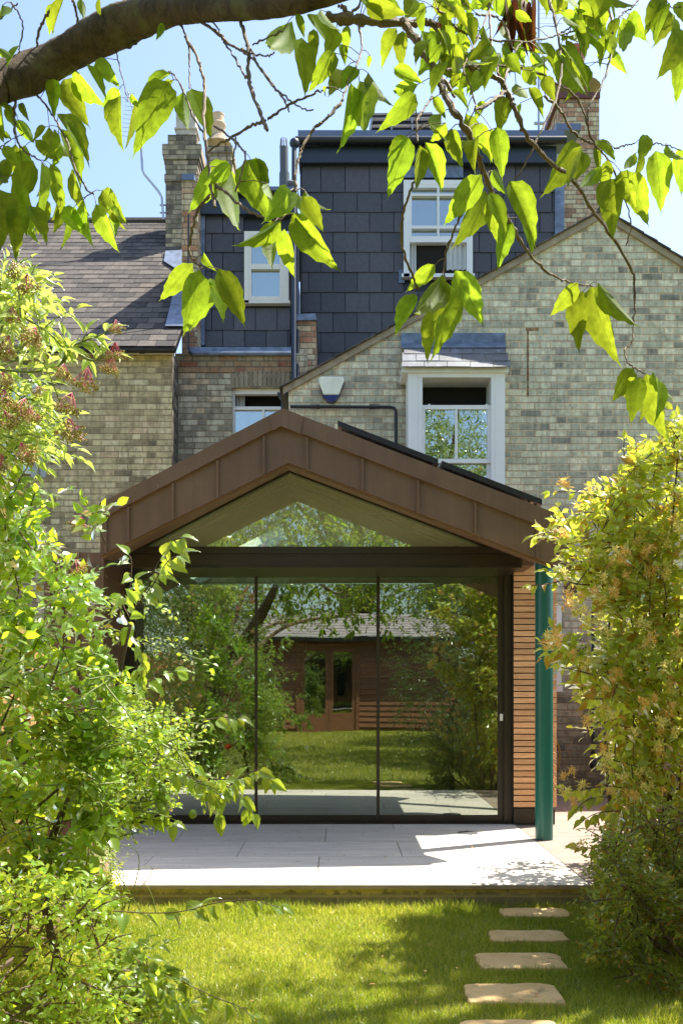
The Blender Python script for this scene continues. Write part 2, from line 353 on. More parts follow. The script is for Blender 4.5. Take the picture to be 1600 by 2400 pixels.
# ------------------------------------------------------------------ builders
def tag(o, label=None, cat=None, group=None, kind=None):
    if label: o['label'] = label
    if cat: o['category'] = cat
    if group: o['group'] = group
    if kind: o['kind'] = kind
    return o
WL = {}
def wloc(o): return WL.get(o.name, Vector((0, 0, 0)))
def thing(name, label, cat, loc, group=None):
    o = bpy.data.objects.new(name, None); C.objects.link(o); o.location = loc; o.empty_display_size = .1
    WL[o.name] = Vector(loc); return tag(o, label, cat, group)
def link_mesh(name, me, mat, parent, origin, smooth=False):
    o = bpy.data.objects.new(name, me); C.objects.link(o)
    me.materials.append(mat)
    if parent is not None: o.parent = parent; o.location = Vector(origin) - wloc(parent)
    else: o.location = origin
    WL[o.name] = Vector(origin); return o
class MB:
    def __init__(s): s.v = []; s.f = []
    def box(s, x0, x1, y0, y1, z0, z1):
        b = len(s.v)
        s.v += [(x0, y0, z0), (x1, y0, z0), (x1, y1, z0), (x0, y1, z0), (x0, y0, z1), (x1, y0, z1), (x1, y1, z1), (x0, y1, z1)]
        s.f += [(b, b+3, b+2, b+1), (b+4, b+5, b+6, b+7), (b, b+1, b+5, b+4), (b+1, b+2, b+6, b+5), (b+2, b+3, b+7, b+6), (b+3, b, b+4, b+7)]
        return s
    def rect(s, px0, py0, px1, py1, Y, d=.05):
        "box whose front at distance Y covers that photo rectangle"
        a = P(px0, py1, Y); b = P(px1, py0, Y); return s.box(a[0], b[0], Y, Y + d, a[2], b[2])
    def poly(s, pts, y0, y1):
        "outline in (x, z), extruded from y0 to y1"
        n = len(pts); b = len(s.v)
        s.v += [(x, y0, z) for x, z in pts] + [(x, y1, z) for x, z in pts]
        s.f += [tuple(range(b, b + n)), tuple(range(b + 2*n - 1, b + n - 1, -1))]
        s.f += [(b + (i+1) % n, b + i, b + n + i, b + n + (i+1) % n) for i in range(n)]
        return s
    def ppoly(s, pts, Y, d=.05): return s.poly([(PX(a, Y), PZ(b, Y)) for a, b in pts], Y, Y + d)
    def quadslab(s, a, b, c, d, th):
        a, b, c, d = map(Vector, (a, b, c, d)); n = (b - a).cross(d - a).normalized() * th; k = len(s.v)
        s.v += [tuple(q) for q in (a, b, c, d, a - n, b - n, c - n, d - n)]
        s.f += [(k, k+1, k+2, k+3), (k+7, k+6, k+5, k+4), (k+1, k, k+4, k+5), (k+2, k+1, k+5, k+6), (k+3, k+2, k+6, k+7), (k, k+3, k+7, k+4)]
        return s
    def tube(s, pts, radii, seg=8, caps=True):
        pts = [Vector(p) for p in pts]
        if not hasattr(radii, '__len__'): radii = [radii] * len(pts)
        base = len(s.v); up = Vector((0, 0, 1))
        t0 = (pts[1] - pts[0]).normalized()
        if abs(t0.dot(up)) > .9: up = Vector((1, 0, 0))
        nrm = (up - t0 * up.dot(t0)).normalized()
        for i, p in enumerate(pts):
            tg = (pts[min(i+1, len(pts)-1)] - pts[max(i-1, 0)]); tg = tg.normalized() if tg.length > 1e-9 else t0
            nrm = nrm - tg * nrm.dot(tg); nrm = nrm.normalized() if nrm.length > 1e-6 else Vector((1, 0, 0)); bn = tg.cross(nrm)
            for k in range(seg):
                a = 2 * math.pi * k / seg
                s.v.append(tuple(p + (nrm * math.cos(a) + bn * math.sin(a)) * radii[i]))
        for i in range(len(pts) - 1):
            for k in range(seg):
                a = base + i*seg + k; b = base + i*seg + (k+1) % seg
                s.f.append((a, b, b + seg, a + seg))
        if caps:
            s.f.append(tuple(base + k for k in range(seg-1, -1, -1)))
            s.f.append(tuple(base + (len(pts)-1)*seg + k for k in range(seg)))
        return s
    def lathe(s, c, prof, seg=24):
        "prof: (radius, z) upwards"
        return s.tube([(c[0], c[1], c[2] + z + i*1e-6) for i, (r, z) in enumerate(prof)], [r for r, z in prof], seg) if False else s._lathe(c, prof, seg)
    def _lathe(s, c, prof, seg):
        b = len(s.v)
        for r, z in prof:
            for k in range(seg):
                a = 2*math.pi*k/seg; s.v.append((c[0] + r*math.cos(a), c[1] + r*math.sin(a), c[2] + z))
        for i in range(len(prof)-1):
            for k in range(seg):
                s.f.append((b+i*seg+k, b+i*seg+(k+1) % seg, b+(i+1)*seg+(k+1) % seg, b+(i+1)*seg+k))
        s.f.append(tuple(b+k for k in range(seg-1, -1, -1))); s.f.append(tuple(b+(len(prof)-1)*seg+k for k in range(seg)))
        return s
    def ball(s, c, r, seg=8, rings=5, sq=(1, 1, 1)):
        b = len(s.v); s.v.append((c[0], c[1], c[2]-r*sq[2]))
        for i in range(1, rings):
            a = -math.pi/2 + math.pi*i/rings
            for k in range(seg):
                q = 2*math.pi*k/seg; s.v.append((c[0]+r*sq[0]*math.cos(a)*math.cos(q), c[1]+r*sq[1]*math.cos(a)*math.sin(q), c[2]+r*sq[2]*math.sin(a)))
        s.v.append((c[0], c[1], c[2]+r*sq[2])); top = len(s.v)-1
        for k in range(seg): s.f.append((b, b+1+(k+1) % seg, b+1+k)); s.f.append((top, top-seg+k, top-seg+(k+1) % seg))
        for i in range(rings-2):
            for k in range(seg):
                x = b+1+i*seg+k; y = b+1+i*seg+(k+1) % seg; s.f.append((x, y, y+seg, x+seg))
        return s
    def build(s, name, mat, parent=None, smooth=False, bevel=0, origin=None, label=None):
        a = np.array(s.v); lo, hi = a.min(0), a.max(0)
        if origin is None: origin = ((lo[0]+hi[0])/2, (lo[1]+hi[1])/2, lo[2])
        me = bpy.data.meshes.new(name); me.from_pydata((a - np.array(origin)).tolist(), [], s.f); me.update()
        if smooth:
            me.polygons.foreach_set('use_smooth', [True]*len(me.polygons))
            me.set_sharp_from_angle(angle=math.radians(40))
        o = link_mesh(name, me, M[mat] if isinstance(mat, str) else mat, parent, origin)
        if bevel:
            b = o.modifiers.new('bevel', 'BEVEL'); b.width = bevel; b.segments = 2; b.limit_method = 'ANGLE'
        if label: o['label'] = label
        return o
def smooth_path(pts, radii, n=4):
    "Catmull-Rom"
    pts = [np.array(p, float) for p in pts]
    if not hasattr(radii, '__len__'): radii = [radii]*len(pts)
    if len(radii) == 2 and len(pts) > 2: radii = list(np.linspace(radii[0], radii[1], len(pts)))
    P_ = [2*pts[0]-pts[1]] + pts + [2*pts[-1]-pts[-2]]; out = []; ro = []
    for i in range(len(pts)-1):
        p0, p1, p2, p3 = P_[i:i+4]
        for k in range(n):
            u = k/n
            out.append(.5*((2*p1)+(-p0+p2)*u+(2*p0-5*p1+4*p2-p3)*u*u+(-p0+3*p1-3*p2+p3)*u**3)); ro.append(radii[i]*(1-u)+radii[i+1]*u)
    out.append(pts[-1]); ro.append(radii[-1]); return out, ro

# leaf templates: x across (half width .5 at widest), y along, z up
TS_V = np.array([(0, 0, 0), (-.42, .28, .10), (0, .28, .02), (.42, .28, .10), (-.42, .6, .06), (0, .6, 0), (.42, .6, .06), (0, 1, -.10)], float)
TS_F = [(0, 2, 1), (0, 3, 2), (1, 2, 5, 4), (2, 3, 6, 5), (4, 5, 7), (5, 6, 7)]
def _fine():
    ts = [0, .06, .14, .24, .35, .46, .57, .68, .78, .87, .94, 1.0]
    hw = [0.0, .19, .36, .47, .50, .47, .40, .31, .20, .095, .035, .0]
    v = [(0, 0, 0)]; f = []
    for i in range(1, len(ts)-1):
        t_, w_ = ts[i], hw[i]; z = -.30*t_*t_
        e = .02 * (1 if i % 2 else -1)
        v += [(-(w_+e*.5), t_+e, z+.30*w_), (-w_*.5, t_, z+.20*w_ + .012*(-1)**i), (0, t_, z), (w_*.5, t_, z+.20*w_ + .012*(-1)**i), (w_+e*.5, t_+e, z+.30*w_)]
    v.append((0, 1, -.34)); n = len(v)
    f += [(0, 2, 1), (0, 3, 2), (0, 4, 3), (0, 5, 4)]
    for i in range(len(ts)-3):
        a = 1+5*i
        for k in range(4): f.append((a+k, a+k+1, a+k+6, a+k+5))
    a = n-6
    for k in range(4): f.append((a+k, a+k+1, n-1))
    return np.array(v, float), f
TC_V, TC_F = _fine()
def nrmz(a): return a / np.maximum(np.linalg.norm(a, axis=-1, keepdims=True), 1e-9)
def leaves(name, o, d, n, L, W, mat, parent, tv=TS_V, tf=TS_F, uv=False, curl=None, smooth=True, kind=None):
    o = np.asarray(o, float); N = len(o); d = nrmz(np.asarray(d, float)); n = np.asarray(n, float)
    x = nrmz(np.cross(d, n)); n = np.cross(x, d)
    L = np.broadcast_to(np.asarray(L, float), (N,)); W = np.broadcast_to(np.asarray(W, float), (N,))
    cz = np.ones(N) if curl is None else curl
    V = o[:, None, :] + tv[None, :, 0, None]*(x*W[:, None])[:, None, :] + tv[None, :, 1, None]*(d*L[:, None])[:, None, :] \
        + tv[None, :, 2, None]*(n*(L*cz)[:, None])[:, None, :]
    nv = len(tv); V = V.reshape(-1, 3)
    lo, hi = V.min(0), V.max(0); org = np.array([(lo[0]+hi[0])/2, (lo[1]+hi[1])/2, lo[2]])
    fl = np.concatenate([np.array(f) for f in tf]); sz = np.array([len(f) for f in tf])
    loops = (fl[None, :] + (np.arange(N)*nv)[:, None]).ravel(); sizes = np.tile(sz, N)
    starts = np.concatenate([[0], np.cumsum(sizes)[:-1]])
    me = bpy.data.meshes.new(name); me.vertices.add(len(V)); me.vertices.foreach_set('co', (V-org).astype(np.float32).ravel())
    me.loops.add(len(loops)); me.loops.foreach_set('vertex_index', loops.astype(np.int32))
    me.polygons.add(len(sizes)); me.polygons.foreach_set('loop_start', starts.astype(np.int32)); me.polygons.foreach_set('loop_total', sizes.astype(np.int32))
    me.polygons.foreach_set('use_smooth', np.ones(len(sizes), bool))
    if uv:
        u = me.uv_layers.new(name='UVMap'); t2 = np.stack([tv[:, 0]+.5, tv[:, 1]], 1)[fl]
        u.data.foreach_set('uv', np.tile(t2, (N, 1)).astype(np.float32).ravel())
    me.update(calc_edges=True); me.validate()
    ob = link_mesh(name, me, M[mat], parent, tuple(org))
    if kind: ob['kind'] = kind
    return ob
class Leaf:
    "collects leaves"
    def __init__(s): s.o = []; s.d = []; s.n = []; s.L = []; s.W = []
    def add(s, o, d, n, L, W): s.o.append(o); s.d.append(d); s.n.append(n); s.L.append(L); s.W.append(W)
    def cat(s): return np.concatenate(s.o), np.concatenate(s.d), np.concatenate(s.n), np.concatenate(s.L), np.concatenate(s.W)
    def build(s, name, mat, parent, **k): return leaves(name, *s.cat(), mat, parent, **k)
def sprays(lf, rng, cen, dr, tl, nl, leafL, wr, ang=55, up=.9, jit=.5, droop=.3, sv=.3, pairs=False, stems=None):
    "a leafy twig at every centre: nl leaves set alternately along it"
    N = len(cen); dr = nrmz(dr); tl = np.broadcast_to(tl, (N,)) * rng.uniform(.7, 1.3, N)
    side = nrmz(np.cross(dr, rng.normal(size=(N, 3)) * .45 + np.array([0, 0, 1.])))
    for k in range(nl):
        t_ = (k + .5) / nl
        pos = cen + dr * (tl * (t_ - .3))[:, None] + np.array([0, 0, -1.]) * (droop * tl * t_ * t_ * .5)[:, None]
        for sg in ((1, -1) if pairs else ((1,) if k % 2 else (-1,))):
            a = np.radians(rng.normal(ang if k < nl-1 else 8, 14, N))
            d = dr*np.cos(a)[:, None] + side*(np.sin(a)*sg)[:, None] + rng.normal(size=(N, 3))*jit*.35 + np.array([0, 0, -droop*.6])
            n = np.array([0, 0, 1.])*up + rng.normal(size=(N, 3))*jit
            L = leafL*rng.uniform(1-sv, 1+sv, N)*(1-.25*t_)
            lf.add(pos, nrmz(d), n, L, L*wr*rng.uniform(.85, 1.15, N))
    if stems is not None:
        for i in range(0, N, stems[1]):
            a = cen[i]-dr[i]*tl[i]*.6; b = cen[i]+dr[i]*tl[i]*.2; c_ = cen[i]+dr[i]*tl[i]*.7+np.array([0, 0, -droop*tl[i]*.4])
            stems[0].tube([a, b, c_], [.004, .003, .0015], 4, False)
def ellip(rng, n, c, r, lo=.3):
    u = nrmz(rng.normal(size=(n, 3))); q = rng.uniform(lo, 1, n)**.5
    return np.array(c)+u*np.array(r)*q[:, None], u
def in_poly(pts, poly):
    x, y = pts[:, 0], pts[:, 1]; ins = np.zeros(len(pts), bool); j = len(poly)-1
    for i in range(len(poly)):
        xi, yi = poly[i]; xj, yj = poly[j]
        c_ = ((yi > y) != (yj > y)) & (x < (xj-xi)*(y-yi)/(yj-yi+1e-9)+xi); ins ^= c_; j = i
    return ins
def edge_dist(p, poly):
    best = np.full(len(p), 1e9)
    for i in range(len(poly)):
        a = np.array(poly[i], float); b_ = np.array(poly[(i+1) % len(poly)], float); ab = b_-a
        u = np.clip(((p-a)@ab)/(ab@ab), 0, 1); best = np.minimum(best, np.linalg.norm(p-(a+u[:, None]*ab), axis=1))
    return best
def clumpy(q, ph=0.0, k=1.0):
    x, y, z = (q*k).T
    return np.sin(9*x+ph)+np.sin(11*z+1.7*ph+3*np.sin(5*x))+np.sin(8*y+2*z)+.7*np.sin(23*x+19*z+ph)
def in_outline(rng, n, poly, ya, yb, inset=0, gap=-9):
    "n points of a hedge whose outline at the distances ya..yb is that polygon"
    a = np.array(poly, float); lo, hi = a.min(0), a.max(0); out = []
    while sum(map(len, out)) < n:
        q = rng.uniform(lo, hi, (n*2, 2)); q = q[in_poly(q, poly)]
        if inset: q = q[edge_dist(q, poly) > inset]
        Y = rng.uniform(ya, yb, len(q)); p = np.stack([(q[:, 0]-CX)*Y/F, Y, CZ-(q[:, 1]-CY)*Y/F], 1)
        out.append(p[clumpy(p, ya) > gap])
    return np.concatenate(out)[:n]
# ================================================================== the setting
PT = 0.15                                            # patio level
b = MB(); b.v = [(-300, -300, 0), (300, -300, 0), (300, 300, 0), (-300, 300, 0)]; b.f = [(0, 1, 2, 3)]
tag(b.build('ground', 'ground'), kind='structure')
rr = random.Random(5)
b = MB(); rows = [5.70, 6.03, 6.63, 7.26, 7.86, 8.46]
offs = {0: .87, 1: -.132, 2: -.716, 3: -.10, 4: -.7}
for i in range(len(rows)-1):
    x = offs[i] - 1.17*3
    while x < 1.53:
        x0, x1 = max(x, -3.2), min(x+1.17, 1.53)
        if x1 - x0 > .05: b.box(x0+.0032, x1-.0032, rows[i]+.0032, rows[i+1]-.0032, PT-.02, PT)
        x += 1.17
patio = tag(b.build('patio', 'patio'), kind='structure')
b = MB().box(-3.2, 1.535, 5.73, 8.5, 0, PT-.022)
b.build('block_edging', 'block', patio)
b = MB().box(-3.2, 1.53, 5.692, 5.70, PT-.022, PT-.001); b.build('edge_strip', 'tile_edge', patio)
b = MB(); y = 5.70
while y < 14:
    x = 1.536 + (0 if int(y*10) % 2 else .3)
    b.box(1.536, 2.15, y+.003, y+.597, PT-.02, PT-.002); b.box(2.154, 2.75, y+.003, y+.597, PT-.02, PT-.002); b.box(2.754, 3.6, y+.003, y+.597, PT-.02, PT-.002); y += .6
path = tag(b.build('path', 'path'), kind='structure')
MB().box(1.535, 3.7, 5.73, 14, 0, PT-.022).build('block_edging', 'block', path)
b = MB().quadslab((1.50, 7.9, PT+.001), (1.60, 7.9, PT+.001), (1.80, 7.05, PT+.001), (1.79, 7.05, PT+.001), .004)
# stepping stones
stones = [(2127, 2147, 1167, 1322, "pale stepping stone nearest the patio, its back edge in grass"),
          (2179, 2204, 1140, 1314, "grey brown stepping stone, second from the patio, mostly in shade"),
          (2232, 2269, 1110, 1304, "buff stepping stone in the middle of the row of five on the lawn"),
          (2303, 2350, 1083, 1294, "buff stepping stone with branch shadows, last whole one in view"),
          (2388, 2440, 1075, 1296, "buff stepping stone cut off by the bottom of the photo")]
STONES = []
for k, (ya, yb, xa, xb, lab) in enumerate(stones):
    Ya, Yb = 2970/(ya-1600), 2970/(yb-1600); x0, x1 = PX(xa, Ya), PX(xb, Ya); STONES.append((x0, x1, Yb, Ya))
    pts = []
    for (ax, ay), (bx, by) in (((x0, Yb), (x1, Yb)), ((x1, Yb), (x1, Ya)), ((x1, Ya), (x0, Ya)), ((x0, Ya), (x0, Yb))):
        for q in range(7):
            u = q/7; e_ = .010 if q == 0 else 0; pts.append((ax+(bx-ax)*u+rr.uniform(-.008, .008)+e_*(1 if ax < (x0+x1)/2 else -1), ay+(by-ay)*u+rr.uniform(-.008, .008)+e_*(1 if ay < (Ya+Yb)/2 else -1)))
    b = MB(); n = len(pts); b.v = [(x, y, -.02) for x, y in pts]+[(x, y, .020) for x, y in pts]+[(x*.98+(x0+x1)*.01, y*.98+(Ya+Yb)*.01, .026) for x, y in pts]
    b.f = [tuple(range(2*n, 3*n))]
    for l in (0, 1): b.f += [(l*n+i, l*n+(i+1) % n, (l+1)*n+(i+1) % n, (l+1)*n+i) for i in range(n)]
    tag(b.build('stepping_stone', 'sandstone'), lab, 'stepping stone', 'stepping stones across the lawn')
b = MB().lathe((PX(1096, 7.66), 7.66, PT), [(.085, .001), (.085, .004), (.07, .006)], 24)
tag(b.build('drain_cover', 'vent_grey'), 'small round grey drain cover set in the pale patio paving', 'drain cover')

# ================================================================== garden room
room = thing('garden_room', 'bronze metal clad garden room with a glazed gable, sliding glass doors and a green corner post', 'extension', (0, 8.2, PT))
YF, YG, YW = 6.93, 8.16, 7.60
top = [(235, 1183), (663, 960), (1345, 1222)]
band = [(1345, 1265), (658, 999.5), (235, 1219.5)]
bot = [(1345, 1341), (676, 1084), (235, 1302)]
def W(pts, Y): return [(PX(a, Y), PZ(c, Y)) for a, c in pts]
b = MB().poly(W(top + bot, YF), YF, YF+.035)
for sx in (300, 404.6, 509, 618, 719, 849.5, 979.6, 1114, 1259, 247):
    yt = (999.5 + (658-sx)*.52) if sx < 658 else (999.5 + (sx-658)*.386)
    yb = (1084 + (676-sx)*.495) if sx < 676 else (1084 + (sx-676)*.384)
    b.rect(sx-2.6, yt+1, sx+2.6, yb-.5, YF-.022, .03)
fas = b.build('fascia', 'bronze', room)
b = MB().poly(W(top + band, YF), YF-.035, YF-.001)
b.poly(W([(668-40, 975.5), (664, 956.5), (711, 975.5), (703, 1016), (658, 998.5), (640, 1008.5)], YF-.045), YF-.045, YF-.036)
b.build('verge_trim', 'bronze', room)
# roof slabs behind the fascia
xa, za = PX(664, YF), PZ(962, YF)
xl, zl = PX(235, YF), PZ(1185, YF); xr, zr = PX(1345, YF), PZ(1224, YF)
b = MB()
ro_y0, ro_y1 = YF+.036, 10.28
def slope_l(x): return za+(x-xa)*(za-zl)/(xa-xl)
def slope_r(x): return za+(x-xa)*(zr-za)/(xr-xa)
def slabpiece(b, x0, x1, fz, y0, y1, th=.10):
    k = len(b.v)
    for y in (y0, y1):
        for x, o in ((x0, 0), (x1, 0), (x1, -th), (x0, -th)): b.v.append((x, y, fz(x)+o))
    b.f += [(k, k+1, k+2, k+3), (k+7, k+6, k+5, k+4), (k+1, k, k+4, k+5), (k+2, k+1, k+5, k+6), (k+3, k+2, k+6, k+7), (k, k+3, k+7, k+4)]
hx0, hx1, hy0, hy1 = -1.50, -.55, 9.2, 10.12
for x0, x1, y0, y1 in ((xl, hx0, ro_y0, ro_y1), (hx1, xa, ro_y0, ro_y1), (hx0, hx1, ro_y0, hy0), (hx0, hx1, hy1, ro_y1)): slabpiece(b, x0, x1, slope_l, y0, y1)
slabpiece(b, xa, xr, slope_r, ro_y0, ro_y1)
b.build('roof', 'bronze', room)
b = MB(); slabpiece(b, hx0, hx1, lambda x: slope_l(x)-.37, hy0, hy1, .01)
t = T('rooflight_blind'); tl_ = t.n('BsdfTranslucent'); tl_.inputs[0].default_value = (.85, .95, .98, 1); t.t.links.new(tl_.outputs[0], t.out.inputs[0]); M['blind'] = t.m
b.build('rooflight', 'blind', room)
# soffit from the fascia's lower edge up to the window head
f0 = W([(235, 1302), (676, 1084), (1345, 1341)], YF+.01); g0 = W([(262, 1311), (676, 1096), (1228, 1306)], YW)
b = MB()
for i in (0, 1):
    a, c = f0[i], f0[i+1]; e, g = g0[i], g0[i+1]
    b.quadslab((a[0], YF+.036, a[1]), (e[0], YW, e[1]), (g[0], YW, g[1]), (c[0], YF+.036, c[1]), -.02)
    for k in range(1, 7):
        u = k/6 - .06
        p = Vector((a[0]+(c[0]-a[0])*u, YF+.04, a[1]+(c[1]-a[1])*u-.008)); q = Vector((p.x, YW-.01, 0)); uu = (p.x-e[0])/(g[0]-e[0]); q.z = e[1]+(g[1]-e[1])*uu-.008
        if 0 < uu < 1: b.tube([p, q], .010, 4)
b.build('soffit', 'bronze', room)
MB().rect(1217, 1302, 1251, 1325, 8.05, .10).build('soffit_end', 'bronze', room)
# gable window
gw = MB()
o_ = [(286, 1300), (676, 1098), (1225, 1309), (1206, 1309), (678.5, 1107), (305, 1300)]
gw.poly(W(o_, YW), YW, YW+.10)
gw.rect(286, 1281, 1218, 1297, YW-.01, .12)
gf = gw.build('gable_window', 'bronze_dark', room)
MB().ppoly([(341, 1282), (678.5, 1104), (1146, 1282)], YW+.04, .006).build('pane', 'glass_gable', gf)
MB().rect(286, 1297.5, 1222, 1331, YW-.002, .70).rect(286, 1299.5, 1222, 1302, YW-.008, .005).rect(286, 1324, 1222, 1325.5, YW-.006, .003).build('head_beam', 'bronze_dark', room)
MB().box(PX(1222, YW)+.002, PX(1222, YW)+.10, YW, 8.07, PZ(1331, YW)+.02, 2.62).build('soffit_end', 'bronze', room)
df = MB().rect(291, 1326.5, 1203, 1343, YG, .12).rect(291, 1326, 318, 1930, YG+.002, .12).rect(1181, 1343.5, 1203.5, 1930, YG+.001, .12)
df.rect(291, 1929, 1203, 1933.5, YG-.02, .16).rect(1192, 1343.5, 1197, 1928, YG-.006, .01)
dfo = df.build('door_frame', 'bronze_dark', room)
for x0, x1 in ((416, 513), (973, 1091)):
    MB().rect(x0, 1326.5, x1, 1330, YW-.012, .009).build('trickle_vent', 'black_metal', room)
labs = ["left sliding door, hidden low down by the shrub", "middle sliding door", "right sliding door with the white pull"]
for k, (a, c, pa, pc, off) in enumerate(((318, 600, 318.5, 596.5, .075), (597, 886, 603.5, 882, .055), (883, 1181, 889.5, 1166, .035))):
    m = MB(); Yd = YG+off
    m.rect(a if k else 318, 1343.5, pa, 1928, Yd, .018) if k else None
    m.rect(pc, 1343.5, c, 1928, Yd, .018); m.rect(a, 1911, c, 1928.5, Yd+.001, .018)
    d = m.build('sliding_door', 'bronze_dark', room, label=labs[k])
    MB().rect(pa-2, 1343.5, pc+2, 1911.5, Yd+.008, .005).build('pane', 'glass', d)
    if k == 2: MB().rect(1171, 1673.5, 1178.5, 1690, Yd-.012, .012).build('handle', 'white', d, bevel=.002)
# right hand wall: open jointed cedar slats, plinth
XC = PX(1304, 8.08)
b = MB(); x0 = PX(1203.8, 8.08)
ys = [(1326, 1348.3)] + [(1350.2+14.33*k, 1350.2+14.33*k+11.7) for k in range(38)]
for a, c in ys:
    z0, z1 = PZ(c, 8.08), PZ(a, 8.08)
    b.box(x0, XC, 8.08, 8.102, z0, z1)
    b.box(XC-.022, XC, 8.104, 10.25, z0, z1)
wl = b.build('timber_cladding', 'cedar', room)
MB().box(x0, XC-.05, 8.125, 10.25, PT, PZ(1326, 8.08)).build('wall_lining', 'black_metal', room)
MB().rect(1204, 1896, 1300, 1933, 8.105, .019).rect(1204, 1896, 1210, 1933, 8.09, .014).build('plinth', 'bronze_dark', room)
# green post
px_, py_ = PX(1274.5, 7.36), 7.36
b = MB().lathe((px_, py_, PT), [(.0685, .0), (.0685, 2.36)], 40)
b.build('corner_post', 'steel_green', room, smooth=True)
# left end wall in the same metal
b = MB().box(-2.35, -1.86, 7.50, 10.2, .1, 2.42)
for x in (-2.3, -2.08, -1.875): b.box(x-.009, x+.009, 7.475, 7.50, .1, 2.42)
b.box(-2.352, -1.858, 7.47, 7.50, 2.28, 2.30)
b.box(-1.86, -1.845, 7.50, 8.16, 2.22, 2.24)
b.build('side_wall', 'bronze', room)
# inside
MB().box(-1.85, 1.6, 8.30, 13.8, PT-.02, PT+.004).build('floor', 'roomfloor', room)
MB().box(-1.86, -1.80, 8.30, 13.8, PT, 2.6).build('inner_wall', 'room', room)
MB().box(1.56, 1.62, 8.30, 13.8, PT, 2.6).build('inner_wall', 'room', room)
MB().box(-1.86, 1.6, 13.8, 13.9, PT, 2.6).build('inner_wall', 'room', room)
b = MB(); cl_ = lambda x: slope_l(x)-.36; cr_ = lambda x: slope_r(x)-.36
slabpiece(b, hx1, xa, cl_, 7.74, 10.2, .02); slabpiece(b, -1.72, hx0, cl_, 7.74, 10.2, .02); slabpiece(b, hx0, hx1, cl_, 7.74, hy0, .02); slabpiece(b, xa, 1.28, cr_, 7.74, 10.2, .02)
slabpiece(b, hx0, hx1, cl_, hy1, 10.2, .02)
b.box(-1.86, 1.6, 10.25, 13.8, 2.42, 2.46)
b.poly([(-1.72, slope_l(-1.72)-.35), (-1.72, slope_l(-1.72)-.12), (xa, za-.12), (1.28, slope_r(1.28)-.12), (1.28, slope_r(1.28)-.35), (xa, za-.35)], 7.72, 7.735)
b.build('ceiling', 'roomwhite', room)
cab = MB().rect(1082, 1702, 1190, 1912, 8.46, .6).rect(1080, 1697, 1192, 1702.5, 8.44, .62)
tag(cab.build('cabinet', 'cabinet', bevel=.003), 'oak cabinet standing behind the right hand glass door', 'cabinet')
m = MB(); Yc = 8.56
m.ppoly([(1133, 1664), (1163, 1664), (1160, 1696.5), (1136, 1696.5)], Yc, .012); m.ppoly([(1133, 1664), (1163, 1664), (1160, 1696.5), (1136, 1696.5)], Yc+.16, .012)
m.rect(1133.5, 1665, 1136.5, 1696, Yc+.013, .146).rect(1160, 1665, 1162.5, 1696, Yc+.013, .146).rect(1137, 1694, 1160, 1696.4, Yc+.013, .146)
tag(m.build('crate', 'crate'), 'small green crate on top of the oak cabinet indoors', 'crate')
# solar panels above the right hand slope
def panel(x0, x1, y0, y1, zf, lab, name='solar_panel', grp='solar panels on the garden room roof'):
    t_ = thing(name, lab, 'solar panel', ((x0+x1)/2, (y0+y1)/2, zf((x0+x1)/2)), grp)
    b = MB()
    for (a, c, d, e) in ((x0, x1, y0, y0+.03), (x0, x1, y1-.03, y1), (x0, x0+.03, y0+.031, y1-.031), (x1-.03, x1, y0+.031, y1-.031)): slabpiece(b, a, c, zf, d, e, .045)
    b.build('frame', 'black_metal', t_)
    b = MB(); slabpiece(b, x0+.031, x1-.031, lambda x: zf(x)-.006, y0+.031, y1-.031, .008); b.build('glass_sheet', 'glass_solar', t_)
    for y in (y0+.25, y1-.3):
        for x in (x0+.06, x1-.09): MB().box(x, x+.03, y, y+.04, zf(x)-.24, zf(x)-.046).build('mounting_bracket', 'black_metal', t_)
zp = lambda x: 3.475 - .386*x
panel(-.003, .80, 7.5, 9.15, zp, 'black framed solar panel nearer the ridge of the bronze roof')
panel(.83, 1.63, 7.5, 9.15, zp, 'black framed solar panel nearer the eaves of the bronze roof')

# ================================================================== the house behind
house = thing('brick_house', 'grey green brick terraced house with a wide gable, slate hung dormers and a bay window', 'house', (2.9, 10.3, 0))
YH = 10.3
ax, az = PX(1412, YH), PZ(508, YH)
lx, lz = PX(676, YH), PZ(916, YH)
b = MB().poly([(lx, 2.5), (1.86, 2.5), (1.86, .1), (6.4, .1), (6.4, az-(6.4-ax)*.62), (ax, az), (lx, lz)], YH, YH+.3)
M['brick_grey2'] = brick_mat('brick_grey_green_wall', [(0, (.30, .29, .24)), (.14, (.45, .44, .34)), (.5, (.63, .61, .45)), (.78, (.73, .70, .52)), (1, (.83, .77, .57))],
                            (.80, .58, .35), dirt=.38, dark=(.17, .18, .175), mort_w=.0062, lowdirt=(1.2, 3.0, .6))
gwall = b.build('gable_wall', 'brick_grey2', house)
b = MB()
def dl(off): return [(lx-.06, lz+off), (ax, az+off+.03), (6.4, az-(6.4-ax)*.62+off)]
b2 = [dl(.03), dl(-.045)]
b.poly(b2[0]+b2[1][::-1], YH-.035, YH-.001); b.build('verge_mortar', 'mortar', house)
b = MB(); n = 24
for s0, s1 in (((lx-.1, lz+.012), (ax, az+.062)), ((6.4, az-(6.4-ax)*.62+.035), (ax, az+.062))):
    for k in range(n):
        u0, u1 = k/n, (k+1)/n+.004
        x0, z0 = s0[0]+(s1[0]-s0[0])*u0, s0[1]+(s1[1]-s0[1])*u0; x1, z1 = s0[0]+(s1[0]-s0[0])*u1, s0[1]+(s1[1]-s0[1])*u1
        b.quadslab((x0, YH-.06-rr.uniform(0, .012), z0+.018), (x1, YH-.06-rr.uniform(0, .012), z1+.008), (x1, YH+2.6, z1+.008), (x0, YH+2.6, z0+.018), .012 if x1 > x0 else -.012)
b.build('gable_roof', 'slate', house)
MB().tube([(ax, YH-.06, az+.10), (ax, YH+2.6, az+.10)], .045, 8).build('ridge', 'slate', house, smooth=True)
